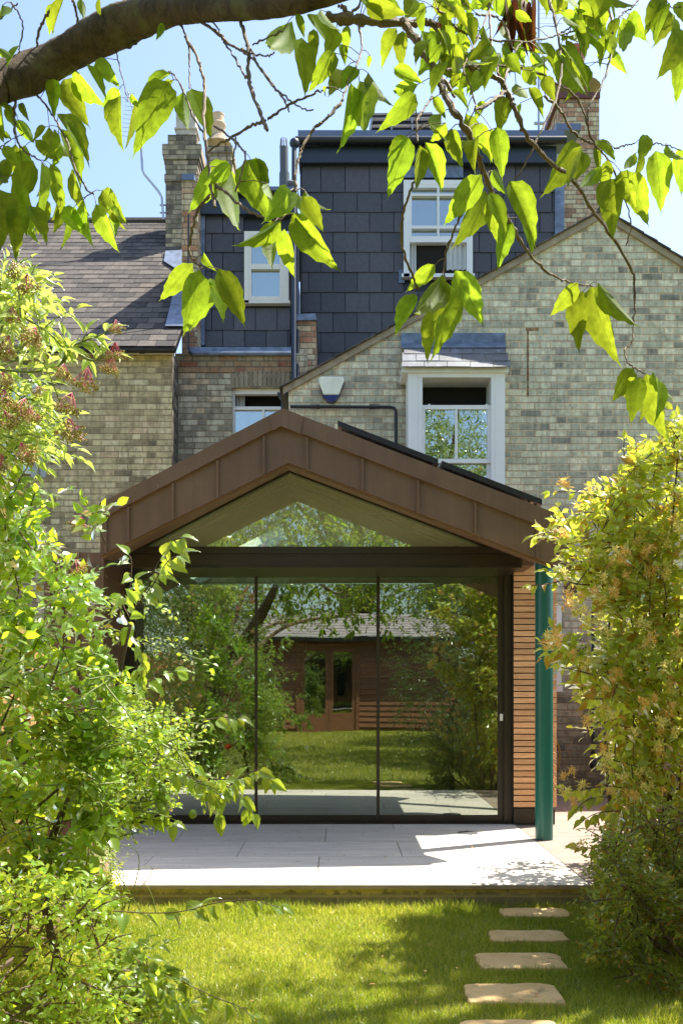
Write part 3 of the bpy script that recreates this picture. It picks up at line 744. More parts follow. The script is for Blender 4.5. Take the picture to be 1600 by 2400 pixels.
MB().rect(1232, 768, 1262, 775, YH-.003, .01).rect(1234, 775.5, 1239, 930, YH-.002, .004).build('repair_patch', 'brick_red', house)

def tilehang(b, px0, px1, rows, w, Y, holes=(), seed=1):
    r = random.Random(seed)
    for i, (ya, yb) in enumerate(rows):
        x = px0 - (w/2 if i % 2 else 0) - w*.2
        while x < px1:
            a, c = max(x, px0), min(x+w, px1)
            segs = [(a, c)]
            for hx0, hy0, hx1, hy1 in holes:
                if yb > hy0+4 and ya < hy1-4:
                    ns = []
                    for s, e in segs:
                        if e <= hx0 or s >= hx1: ns.append((s, e))
                        else:
                            if s < hx0: ns.append((s, hx0))
                            if e > hx1: ns.append((hx1, e))
                    segs = ns
            for s, e in segs:
                if e-s < 3: continue
                j = r.uniform(-.003, .003); o = r.uniform(0, .004)
                A = P(s+.9, yb, Y-.020-o); B = P(e-.9, yb, Y-.020-o); Cc = P(e-.9, ya, Y-.006-o); D = P(s+.9, ya, Y-.006-o)
                b.quadslab((A[0], A[1], A[2]+j), (B[0], B[1], B[2]+j), Cc, D, .012)
            x += w
# main dormer
dorm = MB().rect(703, 380, 1302, 1000, 12.92, 3.0).build('dormer', 'black_metal', house, label='large dark dormer with a flat roof')
b = MB(); rws = [(383, 449)] + [(449+47*k-1, 496+47*k) for k in range(0, 10)]
tilehang(b, 706, 1302, rws, 57, 12.9, [(945, 420, 1109, 648)], 3)
b.build('tile_hanging', 'tile', dorm)
MB().rect(700, 341, 1304, 380, 12.80, .3).build('fascia_board', 'navy', dorm, bevel=.004)
MB().rect(698, 304, 1322, 319.5, 12.74, 3.2).build('roof_edge', 'lead_cap', dorm)
MB().tube([P(692, 328, 12.72), P(1326, 328, 12.72)], .052, 12).build('gutter', 'black_plastic', dorm, smooth=True)
MB().rect(1300, 425, 1322, 640, 12.86, .05).build('flashing', 'lead', dorm)
MB().rect(1303, 288, 1361, 303, 13.0, .6).build('flashing', 'lead_cap', dorm)
MB().rect(930, 383, 1085, 415, 12.865, .02).build('flashing', 'lead', dorm)
MB().rect(934, 632, 948, 662, 12.865, .02).build('flashing', 'lead', dorm); MB().rect(1060, 648.5, 1075, 672, 12.865, .02).build('flashing', 'lead', dorm)
# sash windows
def frame_mesh(rects, Y, d=.05):
    b = MB()
    for i, r_ in enumerate(rects): b.rect(*r_, Y - (i % 3)*.0015, d)
    return b
def curtain(px0, px1, py0, py1, Y, parent, folds=5, taper=0):
    b = MB(); n = folds*8; k0 = len(b.v)
    for j, (py, sh) in enumerate(((py0, 1.0), (py1, 1-taper))):
        for i in range(n+1):
            x = PX(px0+(px1-px0)*i/n*sh, Y); y = Y+.02*math.sin(i/n*folds*2*math.pi)
            b.v.append((x, y, PZ(py, Y)))
    for i in range(n): b.f.append((i, i+1, n+2+i, n+1+i))
    return b.build('curtain', 'curtain', parent, smooth=False)
w = frame_mesh([(945.7, 420.7, 959.5, 648), (1093.6, 420.7, 1107.6, 648), (959.5, 420.7, 1093.6, 432), (941, 640, 1112, 648.5),
                (959.7, 432, 964.5, 535), (1088.5, 432, 1093.4, 535), (964.7, 432, 1088.3, 439), (964.7, 528, 1088.3, 535), (1024.3, 439, 1029, 528),
                (959.7, 535.3, 964.5, 567), (1088.5, 535.3, 1093.4, 567), (964.7, 552.5, 1088.3, 567), (1024.3, 535.3, 1029, 552.3), (964.7, 453, 1088.3, 458)], 12.80, .10).build('window', 'white', dorm, label='half open white sash window in the large dormer')
MB().rect(964.5, 439, 1088.5, 552, 12.86, .005).build('pane', 'glass_win', w)
MB().rect(959, 433, 1094, 641, 12.895, .012).build('dark_opening', 'void', w)
curtain(959.5, 975, 568, 640, 12.875, w, 2, -.0); curtain(1046, 1093, 568, 632, 12.875, w, 4)
# vent stack and pipes
b = MB().tube([P(666, 440, 12.45), P(665, 345, 12.45)], .055, 14).tube([P(666, 440, 12.45), P(666, 405, 12.45)], .066, 14).tube([P(666, 428, 12.45), P(690, 432, 12.45)], .05, 10)
for k in range(8):
    a = 2*math.pi*k/8; c0 = P(664.8, 345, 12.45); b.tube([(c0[0]+.05*math.cos(a), c0[1]+.05*math.sin(a), c0[2]), (c0[0]+.036*math.cos(a), c0[1]+.036*math.sin(a), c0[2]+.12)], .006, 4)
b.build('vent_pipe', 'vent_grey', house, smooth=True)
MB().tube([P(689, 345, 12.6), P(688.5, 892, 11.75)], .033, 10).tube([P(697.5, 500, 12.62), P(697.5, 885, 11.78)], .018, 8).ball(P(690, 335, 12.6), .07, 10, 6).build('downpipe', 'navy', house, smooth=True)
# small dormer
sdm = MB().rect(466, 470, 681, 830, 12.32, 3).build('dormer', 'black_metal', house, label='small dark dormer beside the chimney')
b = MB(); tilehang(b, 481, 680, [(500, 545), (544, 590), (589, 634), (633, 678), (677, 722), (721, 773), (772, 812)], 51, 12.3, [(571, 540, 677, 709)], 9)
b.build('tile_hanging', 'tile', sdm)
MB().rect(466, 452, 690, 500, 12.22, .3).build('fascia_board', 'navy', sdm)
MB().rect(468, 436, 692, 444, 12.18, 2.8).build('roof_edge', 'lead_cap', sdm); MB().tube([P(468, 449, 12.16), P(690, 449, 12.16)], .035, 10).build('gutter', 'black_plastic', sdm, smooth=True)
MB().rect(463, 500, 480, 808, 12.27, .05).build('flashing', 'lead', sdm)
MB().rect(440, 813, 682, 825, 11.82, .5).tube([P(446, 828, 11.8), P(682, 828, 11.8)], .03, 8).build('lead_gutter', 'lead', sdm)
w = frame_mesh([(572, 541, 583, 709), (661, 541, 676, 709), (583, 541, 661, 550), (568, 703, 679, 710), (583.2, 550, 588.5, 702.8), (655.5, 550, 660.8, 702.8), (588.7, 550, 655.3, 557), (588.7, 618, 655.3, 630), (588.7, 694, 655.3, 702.8)], 12.2, .10).build('window', 'cream', sdm, label='cream sash window in the small dormer')
MB().rect(588, 557, 656, 694, 12.25, .005).build('pane', 'glass_win', w); MB().rect(583, 545, 661, 703, 12.302, .012).build('dark_opening', 'curtain', w)
# party wall pier and short pier
MB().rect(426, 421, 463, 860, 12.0, 2.5).build('party_wall', 'brick_warm', house)
MB().rect(426, 406, 455, 420.5, 11.98, 1.5).build('flashing', 'lead_cap', house)
MB().tube([P(442, 500, 11.9), P(441, 818, 11.76), P(450, 829, 11.76)], .013, 6).build('downpipe', 'black_plastic', house, smooth=True)
MB().rect(695, 747, 740, 930, 12.0, .8).build('pier', 'brick_warm', house); MB().ppoly([(692, 750), (696, 736), (738, 734), (742, 749)], 11.96, .9).build('flashing', 'lead', house)
# recessed wall with its window
YM = 11.83
b = MB().rect(410, 828, 544, 2200, YM, .3).rect(544, 828, 664, 908, YM, .3).rect(664, 828, 720, 2200, YM, .3).rect(544, 1012, 664, 2200, YM, .3)
b.build('rear_wall', 'brick_mid', house)
MB().rect(411, 829, 684, 873, YM-.006, .005).build('brick_band', 'brick_red', house)
M['soldier'] = slate('soldier_brick', (.20, .16, .10), (.36, .30, .20), lich=(.08, .07, .06), lf=.7, rough=.9)
b = MB()
for k in range(13):
    x0 = 540+k*10.6; a = 1-abs((k-6)/6.5)**2
    b.ppoly([(x0+1, 910-5*a), (x0+9.8, 910-5*a), (x0+9.8+(k-6)*.35, 874-5*a), (x0+1+(k-6)*.35, 874-5*a)], YM-.012, .03)
b.build('brick_arch', 'soldier', house)
w = frame_mesh([(543, 908, 550, 1030), (658.6, 908, 664.5, 1030), (550, 908, 658.6, 923.5), (550, 952.5, 658.6, 960), (614.6, 960, 620, 1030)], YM+.06, .08).build('window', 'cream', house, label='cream sash window under the brick arch, open at the top')
MB().rect(550, 958, 659, 1030, YM+.10, .005).build('pane', 'glass_win', w); MB().rect(548, 915, 661, 1032, YM+.28, .012).build('dark_opening', 'void', w)
curtain(550, 574, 923, 1030, YM+.2, w, 3)
# hopper, downpipe and waste pipe on the gable wall
Yp = 10.22
b = MB().ppoly([(649, 919), (678, 919), (676, 926), (668, 934), (659, 934), (651, 926)], 11.3, .12).tube([P(664, 930, 11.36), P(665, 1000, 11.36)], .033, 10)
MB().ppoly([(664, 908), (676, 904), (676, 921), (668, 922)], YH-.03, .2).build('gutter_end', 'black_plastic', house)
b.build('downpipe', 'black_plastic', house, smooth=False)
MB().tube([P(680, 953, Yp), P(915, 954, Yp), P(924, 957, Yp), P(927.5, 965, Yp), P(927.5, 1060, Yp)], .0185, 10).tube([P(743, 953, Yp), P(749, 953, Yp)], .026, 10).tube([P(866, 954, Yp), P(872, 954, Yp)], .026, 10).build('waste_pipe', 'black_plastic', house, smooth=True)
# alarm box
al = MB().ppoly([(747, 884), (752, 881.5), (800, 881.5), (806, 884), (806, 893), (794, 925), (758, 925), (747, 897)], 10.2, .095).build('alarm_box', 'alarm', house, bevel=.012, label='pale alarm box with a blue base')
MB().ppoly([(746, 895), (757, 925.5), (795, 925.5), (807.5, 893), (796, 925), (786, 938), (777, 941), (767, 938), (756, 927)], 10.215, .08).ppoly([(757.5, 926), (794.5, 926), (785.5, 937.5), (777, 940.5), (767, 937.5)], 10.19, .1).build('base', 'navyplastic', al)
# bay window
YB = 9.90
bay = frame_mesh([(955.8, 872, 980, 1160), (1159.2, 872, 1183, 1160), (980.2, 872.5, 1159, 884), (980.2, 884, 989.8, 1160), (1150.6, 884, 1159, 1160)], YB, .34)
bay.rect(990, 949, 1150.5, 959, YB+.03, .04).rect(990, 1075, 1150.5, 1085, YB+.03, .04).rect(990, 959.2, 996, 1074.8, YB+.031, .04).rect(1142, 959.2, 1150.3, 1074.8, YB+.031, .04)
bay.rect(1066, 959.2, 1071.8, 1074.8, YB+.032, .03).rect(996, 1008, 1142, 1020, YB+.09, .03).rect(1140, 1085.2, 1150, 1160, YB+.06, .04).rect(990, 1085.2, 995, 1160, YB+.06, .04)
bay.rect(942, 860.5, 1192, 872, YB-.03, .43)
bay.tube([P(1003, 948, YB+.05), P(1008, 948, YB+.05)], .008, 6).tube([P(1137, 948, YB+.05), P(1142, 948, YB+.05)], .008, 6)
for cx_ in (1025, 1106): bay.rect(cx_-8, 1004, cx_+9, 1008, YB+.085, .02)
bw = bay.build('bay_window', 'white', house, bevel=.002, label='white box bay sash window, its upper part open')
MB().rect(995, 958.5, 1143, 1076, YB+.05, .005).rect(995, 1086, 1141, 1160, YB+.075, .005).build('pane', 'glass_win', bw)
MB().rect(985, 880, 1155, 1170, YB+.345, .012).build('dark_opening', 'void', bw)
MB().rect(1090, 1087, 1141, 1165, YB+.2, .06).build('ochre_blind', 'cabinet', bw)
b = MB(); r = random.Random(4)
rz = [(858.5, 843, -.09, .0), (845, 826, -.0, .12), (828, 812, .12, .24)]
for i, (yb, ya, y0, y1) in enumerate(rz):
    x = 940 - (i % 2)*22 + i*3
    while x < 1196-i*6:
        a, c = max(x, 941+i*1), min(x+54, 1196-i*5)
        if c-a > 4:
            A = P(a+.6, yb+r.uniform(-1, 1), YB+y0); B = P(c-.6, yb+r.uniform(-1, 1), YB+y0); Cc = P(c-.6, ya, YB+y1+.03); D = P(a+.6, ya, YB+y1+.03)
            b.quadslab(A, B, Cc, D, .010)
        x += 54
b.build('slates', 'slate_bay', bw)
b = MB().quadslab(P(939.5, 814, YB+.22), P(1185, 813, YB+.22), P(1184, 803, YH-.02), P(940, 804, YH-.02), .01).rect(939.5, 780, 1184, 804, YH-.012, .01)
b.build('lead_apron', 'lead', bw)
# lower passage window, vent, pipe
w = MB().rect(1296, 1420, 1316, 1606, YH-.05, .05).rect(1293, 1607, 1318.5, 1622, YH-.09, .09).build('window', 'white', house, bevel=.003, label='white window seen behind the timber slats')
b = MB()
for k in range(7): b.rect(1323, 1366+k*4, 1352, 1368.6+k*4, YH-.02, .02)
b.build('air_vent', 'redbrown', house)
Ys = YH-.06
MB().tube([P(1389, 1420, Ys), P(1389, 1775, Ys), P(1389, 1788, Ys-.04), P(1387, 1795, Ys-.1)], .016, 10).tube([P(1389, 1763, Ys), P(1389, 1767, Ys)], .03, 10).tube([P(1389, 1785, Ys-.02), P(1388, 1797, Ys-.09)], .030, 10).rect(1382, 1592, 1396, 1597, Ys-.01, .05).build('downpipe', 'black_plastic', house, smooth=True)
# right chimney
ch = MB().rect(1312, 228, 1404, 640, 15.0, .9).build('chimney', 'brick_warm', house, label='orange brick chimney to the right of the dormer')
MB().rect(1306, 215, 1406, 227.8, 14.96, .98).build('coping', 'redbrown', ch)
c0 = P(1347, 214, 15.4)
b = MB().lathe(c0, [(.42, 0), (.30, .06), (.17, .10)], 20); b.build('flaunching', 'mortar', ch)
b = MB().lathe((c0[0], c0[1], c0[2]+.08), [(.17, 0), (.15, .30), (.145, .50), (.185, .52), (.185, .57), (.15, .59), (.15, .62)], 24); b.build('chimney_pot', 'pot_rust', ch, smooth=True)
def aerial(base, top_, parent, els, r=.018):
    b = MB().tube([base, top_], r, 8)
    for (y, hw, off, d) in els:
        b.tube([(base[0]+off-hw, base[1]+d, y), (base[0]+off+hw, base[1]+d, y)], .0045, 4)
    return b
p0, p1 = P(1262, 305, 14.6), P(1262, -120, 14.6)
b = aerial(p0, p1, ch, [(PZ(y, 14.6), .19, .18, .0) for y in (6, 20, 31, 41, 54)] + [(PZ(y, 14.6), .14, .05, 0) for y in (102, 115, 135)])
b.tube([P(1232, 120, 14.6), P(1234, 102, 14.6), P(1262, 102, 14.6)], .01, 6).tube([P(1302, 20, 14.6), P(1306, 60, 14.6)], .006, 4).rect(1252, 284, 1276, 288, 14.58, .05)
b.build('aerial', 'galv', ch, smooth=True)
# roof panel seen from below on the flat roof
sp = thing('solar_panel', 'tilted solar panel on the flat dormer roof, seen from its underside', 'solar panel', P(940, 303, 14.2))
b = MB(); A, B = P(872, 268, 13.6), P(1012, 266, 13.6); A2, B2 = P(868, 300, 14.6), P(1016, 299, 14.6)
b.quadslab(A, B, B2, A2, -.02); M['pv_back'] = plain('panel_backing', (.34, .28, .25), .6); b.build('backing_sheet', 'pv_back', sp)
b = MB()
for u in (0, .33, .66, 1): b.tube([Vector(A).lerp(Vector(B), u)-Vector((0, .02, .03)), Vector(A2).lerp(Vector(B2), u)-Vector((0, .02, .03))], .022, 4)
for u in (0, .5, 1): b.tube([Vector(A).lerp(Vector(A2), u)-Vector((0, .02, .03)), Vector(B).lerp(Vector(B2), u)-Vector((0, .02, .03))], .024, 4)
b.build('frame', 'black_metal', sp)

# ================================================================== the house on the left
nb = thing('terraced_house', 'yellow stock brick terraced house on the left with a slate roof', 'house', (-4.5, 11.4, 0))
YN = 11.4; xn = PX(403, YN); ze = PZ(823, YN)
MB().box(-11, xn, YN, YN+4, 0, ze).build('rear_wall', 'brick_stock', nb)
MB().box(xn+.001, xn+.004, YN+.004, 11.829, 0, ze).build('return_wall', 'brick_soot', nb)  # thin skin: the shade on this return is painted as darker brick
MB().box(-11, xn+.04, YN-.12, YN-.001, PZ(831, YN), PZ(824, YN)).build('soffit_board', 'cream', nb)
b = MB().tube([(-11, YN-.15, PZ(819, 11.25)), (xn+.07, YN-.15, PZ(819, 11.25))], .042, 12)
for x in (-2.35, -2.95, -3.9): b.tube([(x-.03, YN-.15, PZ(819, 11.25)), (x+.03, YN-.15, PZ(819, 11.25))], .050, 12)
b.build('gutter', 'black_plastic', nb, smooth=True)
# roof of individual slates
ry0, rz0 = YN-.2, PZ(812, YN-.2)+.0; pit = math.radians(40.3)
def rp(x, s, h=0): return (x, ry0+s*math.cos(pit)-h*math.sin(pit), rz0+s*math.sin(pit)+h*math.cos(pit))
b = MB(); r = random.Random(8); ex = .195
for i in range(28):
    x = -11 - (i % 2)*.11; 
    while x < xn+.06:
        x1 = min(x+.215, xn+.08)
        if x1-x > .03 and x > -7.5:
            j = r.uniform(-.004, .004); o = r.uniform(0, .004)
            b.quadslab(rp(x+.003, i*ex+j, .008+o), rp(x1-.003, i*ex+j, .008+o), rp(x1-.003, (i+1)*ex+.02, .003), rp(x+.003, (i+1)*ex+.02, .003), .004)
        x += .215
b.build('roof', 'slate', nb)
b = MB().quadslab(rp(-11, 0, -.01), rp(xn+.08, 0, -.01), rp(xn+.08, 28*ex, -.01), rp(-11, 28*ex, -.01), .05); b.build('roof_boarding', 'black_metal', nb)
MB().tube([rp(-11, 28*ex+.02, .0), rp(xn+.6, 28*ex+.02, .0)], .07, 8).build('ridge', 'slate', nb, smooth=True)
def on_roof(px, py, h=.035):
    "where the ray through that photo point meets the roof plane lifted by h"
    o = Vector((0, 0, CZ)); d = Vector(((px-CX)/F, 1, (CY-py)/F)); p = Vector(rp(0, 0, h)); nn = Vector((0, -math.sin(pit), math.cos(pit)))
    return tuple(o+d*((p-o).dot(nn)/d.dot(nn)))
b = MB()
for q in ([(387, 764), (403, 700), (428, 690), (430, 764)], [(403, 700), (410, 660), (428, 640), (428, 690)], [(384, 612), (388, 588), (428, 586), (428, 640)]):
    b.quadslab(*[on_roof(*c_) for c_ in q], .006)
b.build('flashing', 'lead', nb)
cy = 14.3
b = MB().rect(388, 424, 462, 720, cy, .7)
for (x0, x1, ya, yb) in ((385, 464, 407, 423), (388, 461, 396, 406.5), (386.5, 463, 384, 395.5), (385, 465, 372, 383.5), (382.5, 468, 361, 371.5), (380, 471, 336, 360.5), (393, 461, 315, 335.5)):
    b.rect(x0, ya, x1, yb, cy-(.05 if x0 < 384 else .03), .8)
M['brick_chim'] = brick_mat('brick_chimney_dark', [(0, (.12, .10, .08)), (.4, (.30, .25, .17)), (.8, (.48, .40, .27)), (1, (.54, .42, .27))], (.26, .21, .15), dirt=.5, dark=(.06, .06, .055), seed=9.3, H=.0735)
lc = b.build('chimney', 'brick_chim', nb, label='corbelled dark brick chimney stack on the left')
b = MB().rect(412, 236, 458, 314.5, cy+.1, .30).rect(408, 296, 462, 301, cy+.08, .34); b.build('chimney_pot', 'stonepot', lc, bevel=.01)
b = MB().rect(484, 346, 542, 640, 16.0, .8).rect(481, 340, 545, 356, 15.97, .9); sc_ = b.build('chimney', 'brick_chim', nb, label='further brick stack with a round clay pot')
c0 = P(511, 340, 16.4); MB().lathe(c0, [(.24, 0), (.14, .14)], 18).build('flaunching', 'mortar', sc_)
MB().lathe((c0[0], c0[1], c0[2]+.05), [(.135, 0), (.115, .20), (.12, .24), (.14, .27), (.14, .31), (.12, .33), (.105, .34), (.105, .46), (.112, .465), (.112, .485), (.09, .487)], 24).build('chimney_pot', 'clay', sc_, smooth=True)
b = MB().tube([P(330, 330, 14.2), P(333.5, 398, 14.2), P(338, 408, 14.2), P(371, 447, 14.2), P(379, 462, 14.2), P(383, 514, 14.2)], .018, 8)
b.tube([P(375, 480, 14.2), P(390, 480, 14.3)], .012, 4).tube([P(375, 498, 14.2), P(390, 498, 14.3)], .012, 4).tube([P(330, 330, 14.2), P(300, 215, 14.2)], .008, 6)
for k in range(11):
    x = 296+k*1.0; y = 318-k*10; b.tube([P(x-11, y-1, 14.2), P(x+10, y+1, 14.2)], .004, 4)
b.build('aerial', 'galv', lc, smooth=True)
# soil pipes and a window at the far left
MB().tube([P(82, 980, 11.2), P(82, 1120, 11.2)], .048, 12).tube([P(99, 890, 11.25), P(99, 1120, 11.25)], .045, 12).tube([P(82, 975, 11.2), P(82, 985, 11.2)], .056, 12).build('soil_pipe', 'pipe_grey', nb, smooth=True)
w = frame_mesh([(-20, 900, 92, 908), (-20, 1100, 92, 1110), (86, 908, 92, 1100), (20, 908, 26, 1100)], YN-.03, .04).build('window', 'white', nb, label='white framed window behind the elder')
MB().rect(-20, 905, 90, 1105, YN-.012, .005).build('pane', 'glass_win', w); MB().rect(-20, 905, 90, 1105, YN-.004, .003).build('dark_opening', 'void', w)
b = MB(); hp, _ = smooth_path([P(1303, 1735, 10.0), P(1311, 1760, 10.0), P(1309, 1795, 10.05), P(1300, 1812, 10.1)], .008); b.tube(hp, .008, 6)
tag(b.build('garden_hose', 'hose', smooth=True), 'yellow hose hanging by the brick wall behind the timber slats', 'hose')
# ================================================================== the cherry overhead
cherry = thing('cherry_tree', 'cherry tree whose thick mossy limb and hanging twigs frame the top of the view', 'tree', (-2.1, 1.3, 0))
def depth(x, y): return 2.0 + .28*math.sin(x*.0045+1.0) + .16*math.sin(y*.007+x*.002)
def c1(x, y): return (x/1.96, y/1.96)
def c2(x, y): return (800+x/1.96, y/1.96)
def c3(x, y): return (x/1.96, 600+y/1.96)
def c4(x, y): return (800+x/1.96, 600+y/1.96)
def at(q, dy=0): return np.array(P(q[0], q[1], depth(*q)+dy))
rng = np.random.default_rng(11)
limb_px = [(-90, 410, 95), (0, 385, 90), (110, 345, 88), (200, 305, 84), (300, 248, 80), (400, 190, 86), (480, 150, 92), (560, 115, 96), (640, 82, 86), (760, 48, 72), (900, 32, 62), (1060, 28, 58), (1240, 25, 52), (1450, -6, 42), (1700, -70, 34), (1950, -130, 26)]
pts = [at(c1(x, y)) for x, y, r in limb_px]; rad = [r/1.96*depth(*c1(x, y))/F for x, y, r in limb_px]
pts = [np.array((-2.15, 1.3, -.05)), np.array((-2.08, 1.32, .9)), np.array((-1.85, 1.45, 1.7)), np.array((-1.4, 1.7, 2.15))] + pts; rad = [.17, .14, .125, .105] + rad
pp, rr_ = smooth_path(pts, rad, 11)
from mathutils import noise as mn
b = MB().tube(pp, [q_*.93 for q_ in rr_], 30)
for i, v in enumerate(b.v):
    v = Vector(v); ring = min(i//30, len(pp)-1); out_ = v-Vector(pp[ring])
    if out_.length > 1e-6:
        k = mn.noise(v*9)*.11+mn.noise(v*26)*.09+abs(mn.noise(v*60))*.07; b.v[i] = tuple(v+out_*k)
for x, y, r in ((590, 200, 24), (560, 190, 18), (620, 190, 16), (500, 60, 22), (830, 60, 16)):
    q = at(c1(x, y)); b.ball(tuple(q), r/1.96*2/F, 8, 5)
b.build('limb', 'bark', cherry, smooth=True)
TW = []   # twigs: (space, points, r0, r1) radii in crop pixels
def tw(sp, pl, r0, r1): TW.append(([sp(*p) for p in pl], r0, r1))
tw(c2, [(-60, 80), (60, 85), (200, 100), (330, 102), (410, 106), (445, 140), (462, 185)], 26, 12)
tw(c2, [(290, 110), (360, 210), (430, 320), (470, 420), (530, 530), (600, 650), (650, 780), (700, 900), (770, 1020), (850, 1150), (900, 1210), (980, 1268), (1060, 1300), (1150, 1312)], 19, 5)
tw(c2, [(420, 310), (470, 370), (522, 440)], 13, 8)
tw(c2, [(440, 40), (500, 100), (560, 145), (620, 172), (750, 187), (880, 185), (1000, 160), (1080, 140), (1135, 124)], 7, 4)
tw(c2, [(620, 66), (700, 70), (750, 120), (775, 190), (800, 240)], 6, 5)
tw(c2, [(672, -20), (682, 100), (692, 220), (715, 320), (735, 370)], 6, 6)
tw(c2, [(700, -10), (650, 110), (610, 210), (560, 300), (590, 390), (618, 490)], 5, 4)
tw(c2, [(480, 322), (560, 303), (700, 300), (860, 318), (980, 372), (1080, 450), (1125, 560), (1160, 660), (1230, 740), (1280, 860), (1320, 980), (1328, 1050), (1306, 1130)], 8, 4)
tw(c2, [(590, 310), (660, 340), (725, 368), (765, 430), (800, 510), (850, 620), (950, 735), (1060, 820), (1150, 960), (1250, 1100), (1330, 1235), (1345, 1300), (1344, 1420), (1335, 1560), (1305, 1600), (1312, 1660), (1345, 1690), (1395, 1715)], 15, 4)
tw(c2, [(945, -20), (985, 120), (1010, 270), (1000, 400), (955, 520), (885, 665), (800, 820)], 9, 4)
tw(c2, [(1205, -20), (1245, 130), (1232, 280), (1190, 400), (1135, 490), (1128, 560)], 7, 5)
tw(c2, [(930, 440), (1000, 500), (1050, 590), (1110, 640), (1150, 660)], 7, 6)
tw(c2, [(650, 790), (610, 870), (550, 990), (500, 1100), (480, 1160), (472, 1250)], 7, 5)
tw(c2, [(420, 440), (370, 510), (345, 560), (350, 650)], 5, 4)
tw(c2, [(350, 798), (305, 910), (275, 1040), (285, 1150), (320, 1245), (350, 1330)], 5, 6)
tw(c2, [(80, 100), (92, 230), (55, 330), (10, 430), (0, 470)], 6, 4)
tw(c2, [(1085, 95), (1040, 130), (990, 158)], 4, 4); tw(c2, [(1360, -5), (1330, 35), (1290, 55), (1268, 90)], 5, 4)
tw(c2, [(1255, 680), (1300, 668), (1345, 656)], 5, 4); tw(c2, [(1400, 690), (1440, 660), (1490, 665), (1560, 690)], 4, 3)
tw(c2, [(620, 500), (680, 470), (750, 425)], 9, 9); tw(c2, [(740, 380), (800, 230), (830, 190)], 7, 5); tw(c2, [(0, 20), (40, 60), (100, -10)], 12, 6)
tw(c2, [(1560, 30), (1520, 34), (1490, 20)], 3, 3)
tw(c1, [(1568, 470), (1500, 545), (1440, 590), (1395, 660), (1370, 740), (1355, 810), (1362, 880)], 7, 5)
tw(c1, [(815, 90), (858, 170), (868, 290), (872, 400)], 7, 4)
tw(c1, [(850, 170), (895, 240), (925, 320), (940, 400), (937, 500), (940, 620), (955, 730), (970, 860), (985, 950)], 9, 8)
tw(c1, [(775, 325), (815, 362), (850, 440), (890, 540), (935, 610)], 4, 6)
tw(c1, [(895, 80), (1000, 150), (1050, 200), (1110, 232), (1180, 290), (1245, 380), (1300, 450), (1328, 512)], 10, 4)
tw(c1, [(1110, 230), (1180, 250), (1230, 255), (1262, 235)], 5, 4); tw(c1, [(1160, 205), (1240, 165), (1300, 140)], 5, 5)
tw(c1, [(1030, 190), (1080, 270), (1120, 340), (1140, 355)], 5, 6)
tw(c1, [(965, 90), (1000, 130), (1020, 180)], 4, 4)
tw(c1, [(1100, 90), (1140, 220), (1142, 350), (1165, 440), (1205, 540), (1228, 600)], 11, 9)
tw(c1, [(1150, 220), (1190, 310), (1260, 400), (1320, 450), (1370, 490), (1435, 508)], 5, 3)
tw(c1, [(1230, 545), (1320, 485), (1400, 445), (1460, 420), (1510, 398)], 6, 4)
tw(c1, [(1215, 550), (1140, 585), (1060, 632), (1000, 665), (955, 700)], 8, 4)
tw(c1, [(990, 580), (1060, 632), (1110, 680), (1125, 720), (1100, 820), (1082, 880)], 6, 4)
tw(c1, [(1085, 630), (1075, 700), (1070, 750)], 5, 4)
tw(c1, [(965, 830), (1020, 870), (1080, 920), (1140, 965), (1220, 1000), (1290, 1008)], 8, 5)
tw(c1, [(960, 900), (915, 950), (885, 1050), (868, 1140), (885, 1190), (935, 1230)], 8, 5)
tw(c1, [(530, 225), (550, 310), (575, 400), (588, 462)], 4, 3)
tw(c1, [(150, 420), (210, 480), (250, 540), (290, 610), (320, 680), (345, 770), (400, 870), (430, 890)], 7, 5)
tw(c1, [(70, 460), (65, 540), (72, 620), (110, 690), (180, 732)], 9, 5)
tw(c1, [(50, 10), (90, 70), (105, 130), (92, 200), (85, 240)], 5, 4); tw(c1, [(240, 30), (200, 90), (175, 160), (170, 215)], 9, 7)
tw(c1, [(335, -5), (350, 50), (362, 130)], 8, 8); tw(c1, [(-5, 90), (40, 50), (80, 15)], 5, 4); tw(c1, [(0, 680), (50, 710), (80, 722)], 4, 3); tw(c1, [(0, 672), (60, 635), (110, 612)], 4, 3)
b = MB(); TWP = []
for pl, r0, r1 in TW:
    ps = [at(p) for p in pl]; rs = np.linspace(r0, r1, len(ps))/1.96*2.0/F/1.25
    q, r = smooth_path(ps, list(rs), 7)
    q = [v+rng.normal(size=3)*.0011 for v in q]
    b.tube(q, [a*(1+rng.uniform(-.22, .35)) for a in r], 7)
    for v, a in list(zip(q, r))[::3]:
        o = rng.normal(size=3); o /= np.linalg.norm(o); b.ball(tuple(v+o*a*.9), a*.75, 5, 4)
    TWP += list(q)
twb = b
TWP = np.array(TWP)
LV = []
def lv(sp, data):
    for d in data: LV.append((sp(d[0], d[1]), sp(d[2], d[3]), d[4] if len(d) > 4 else .45))
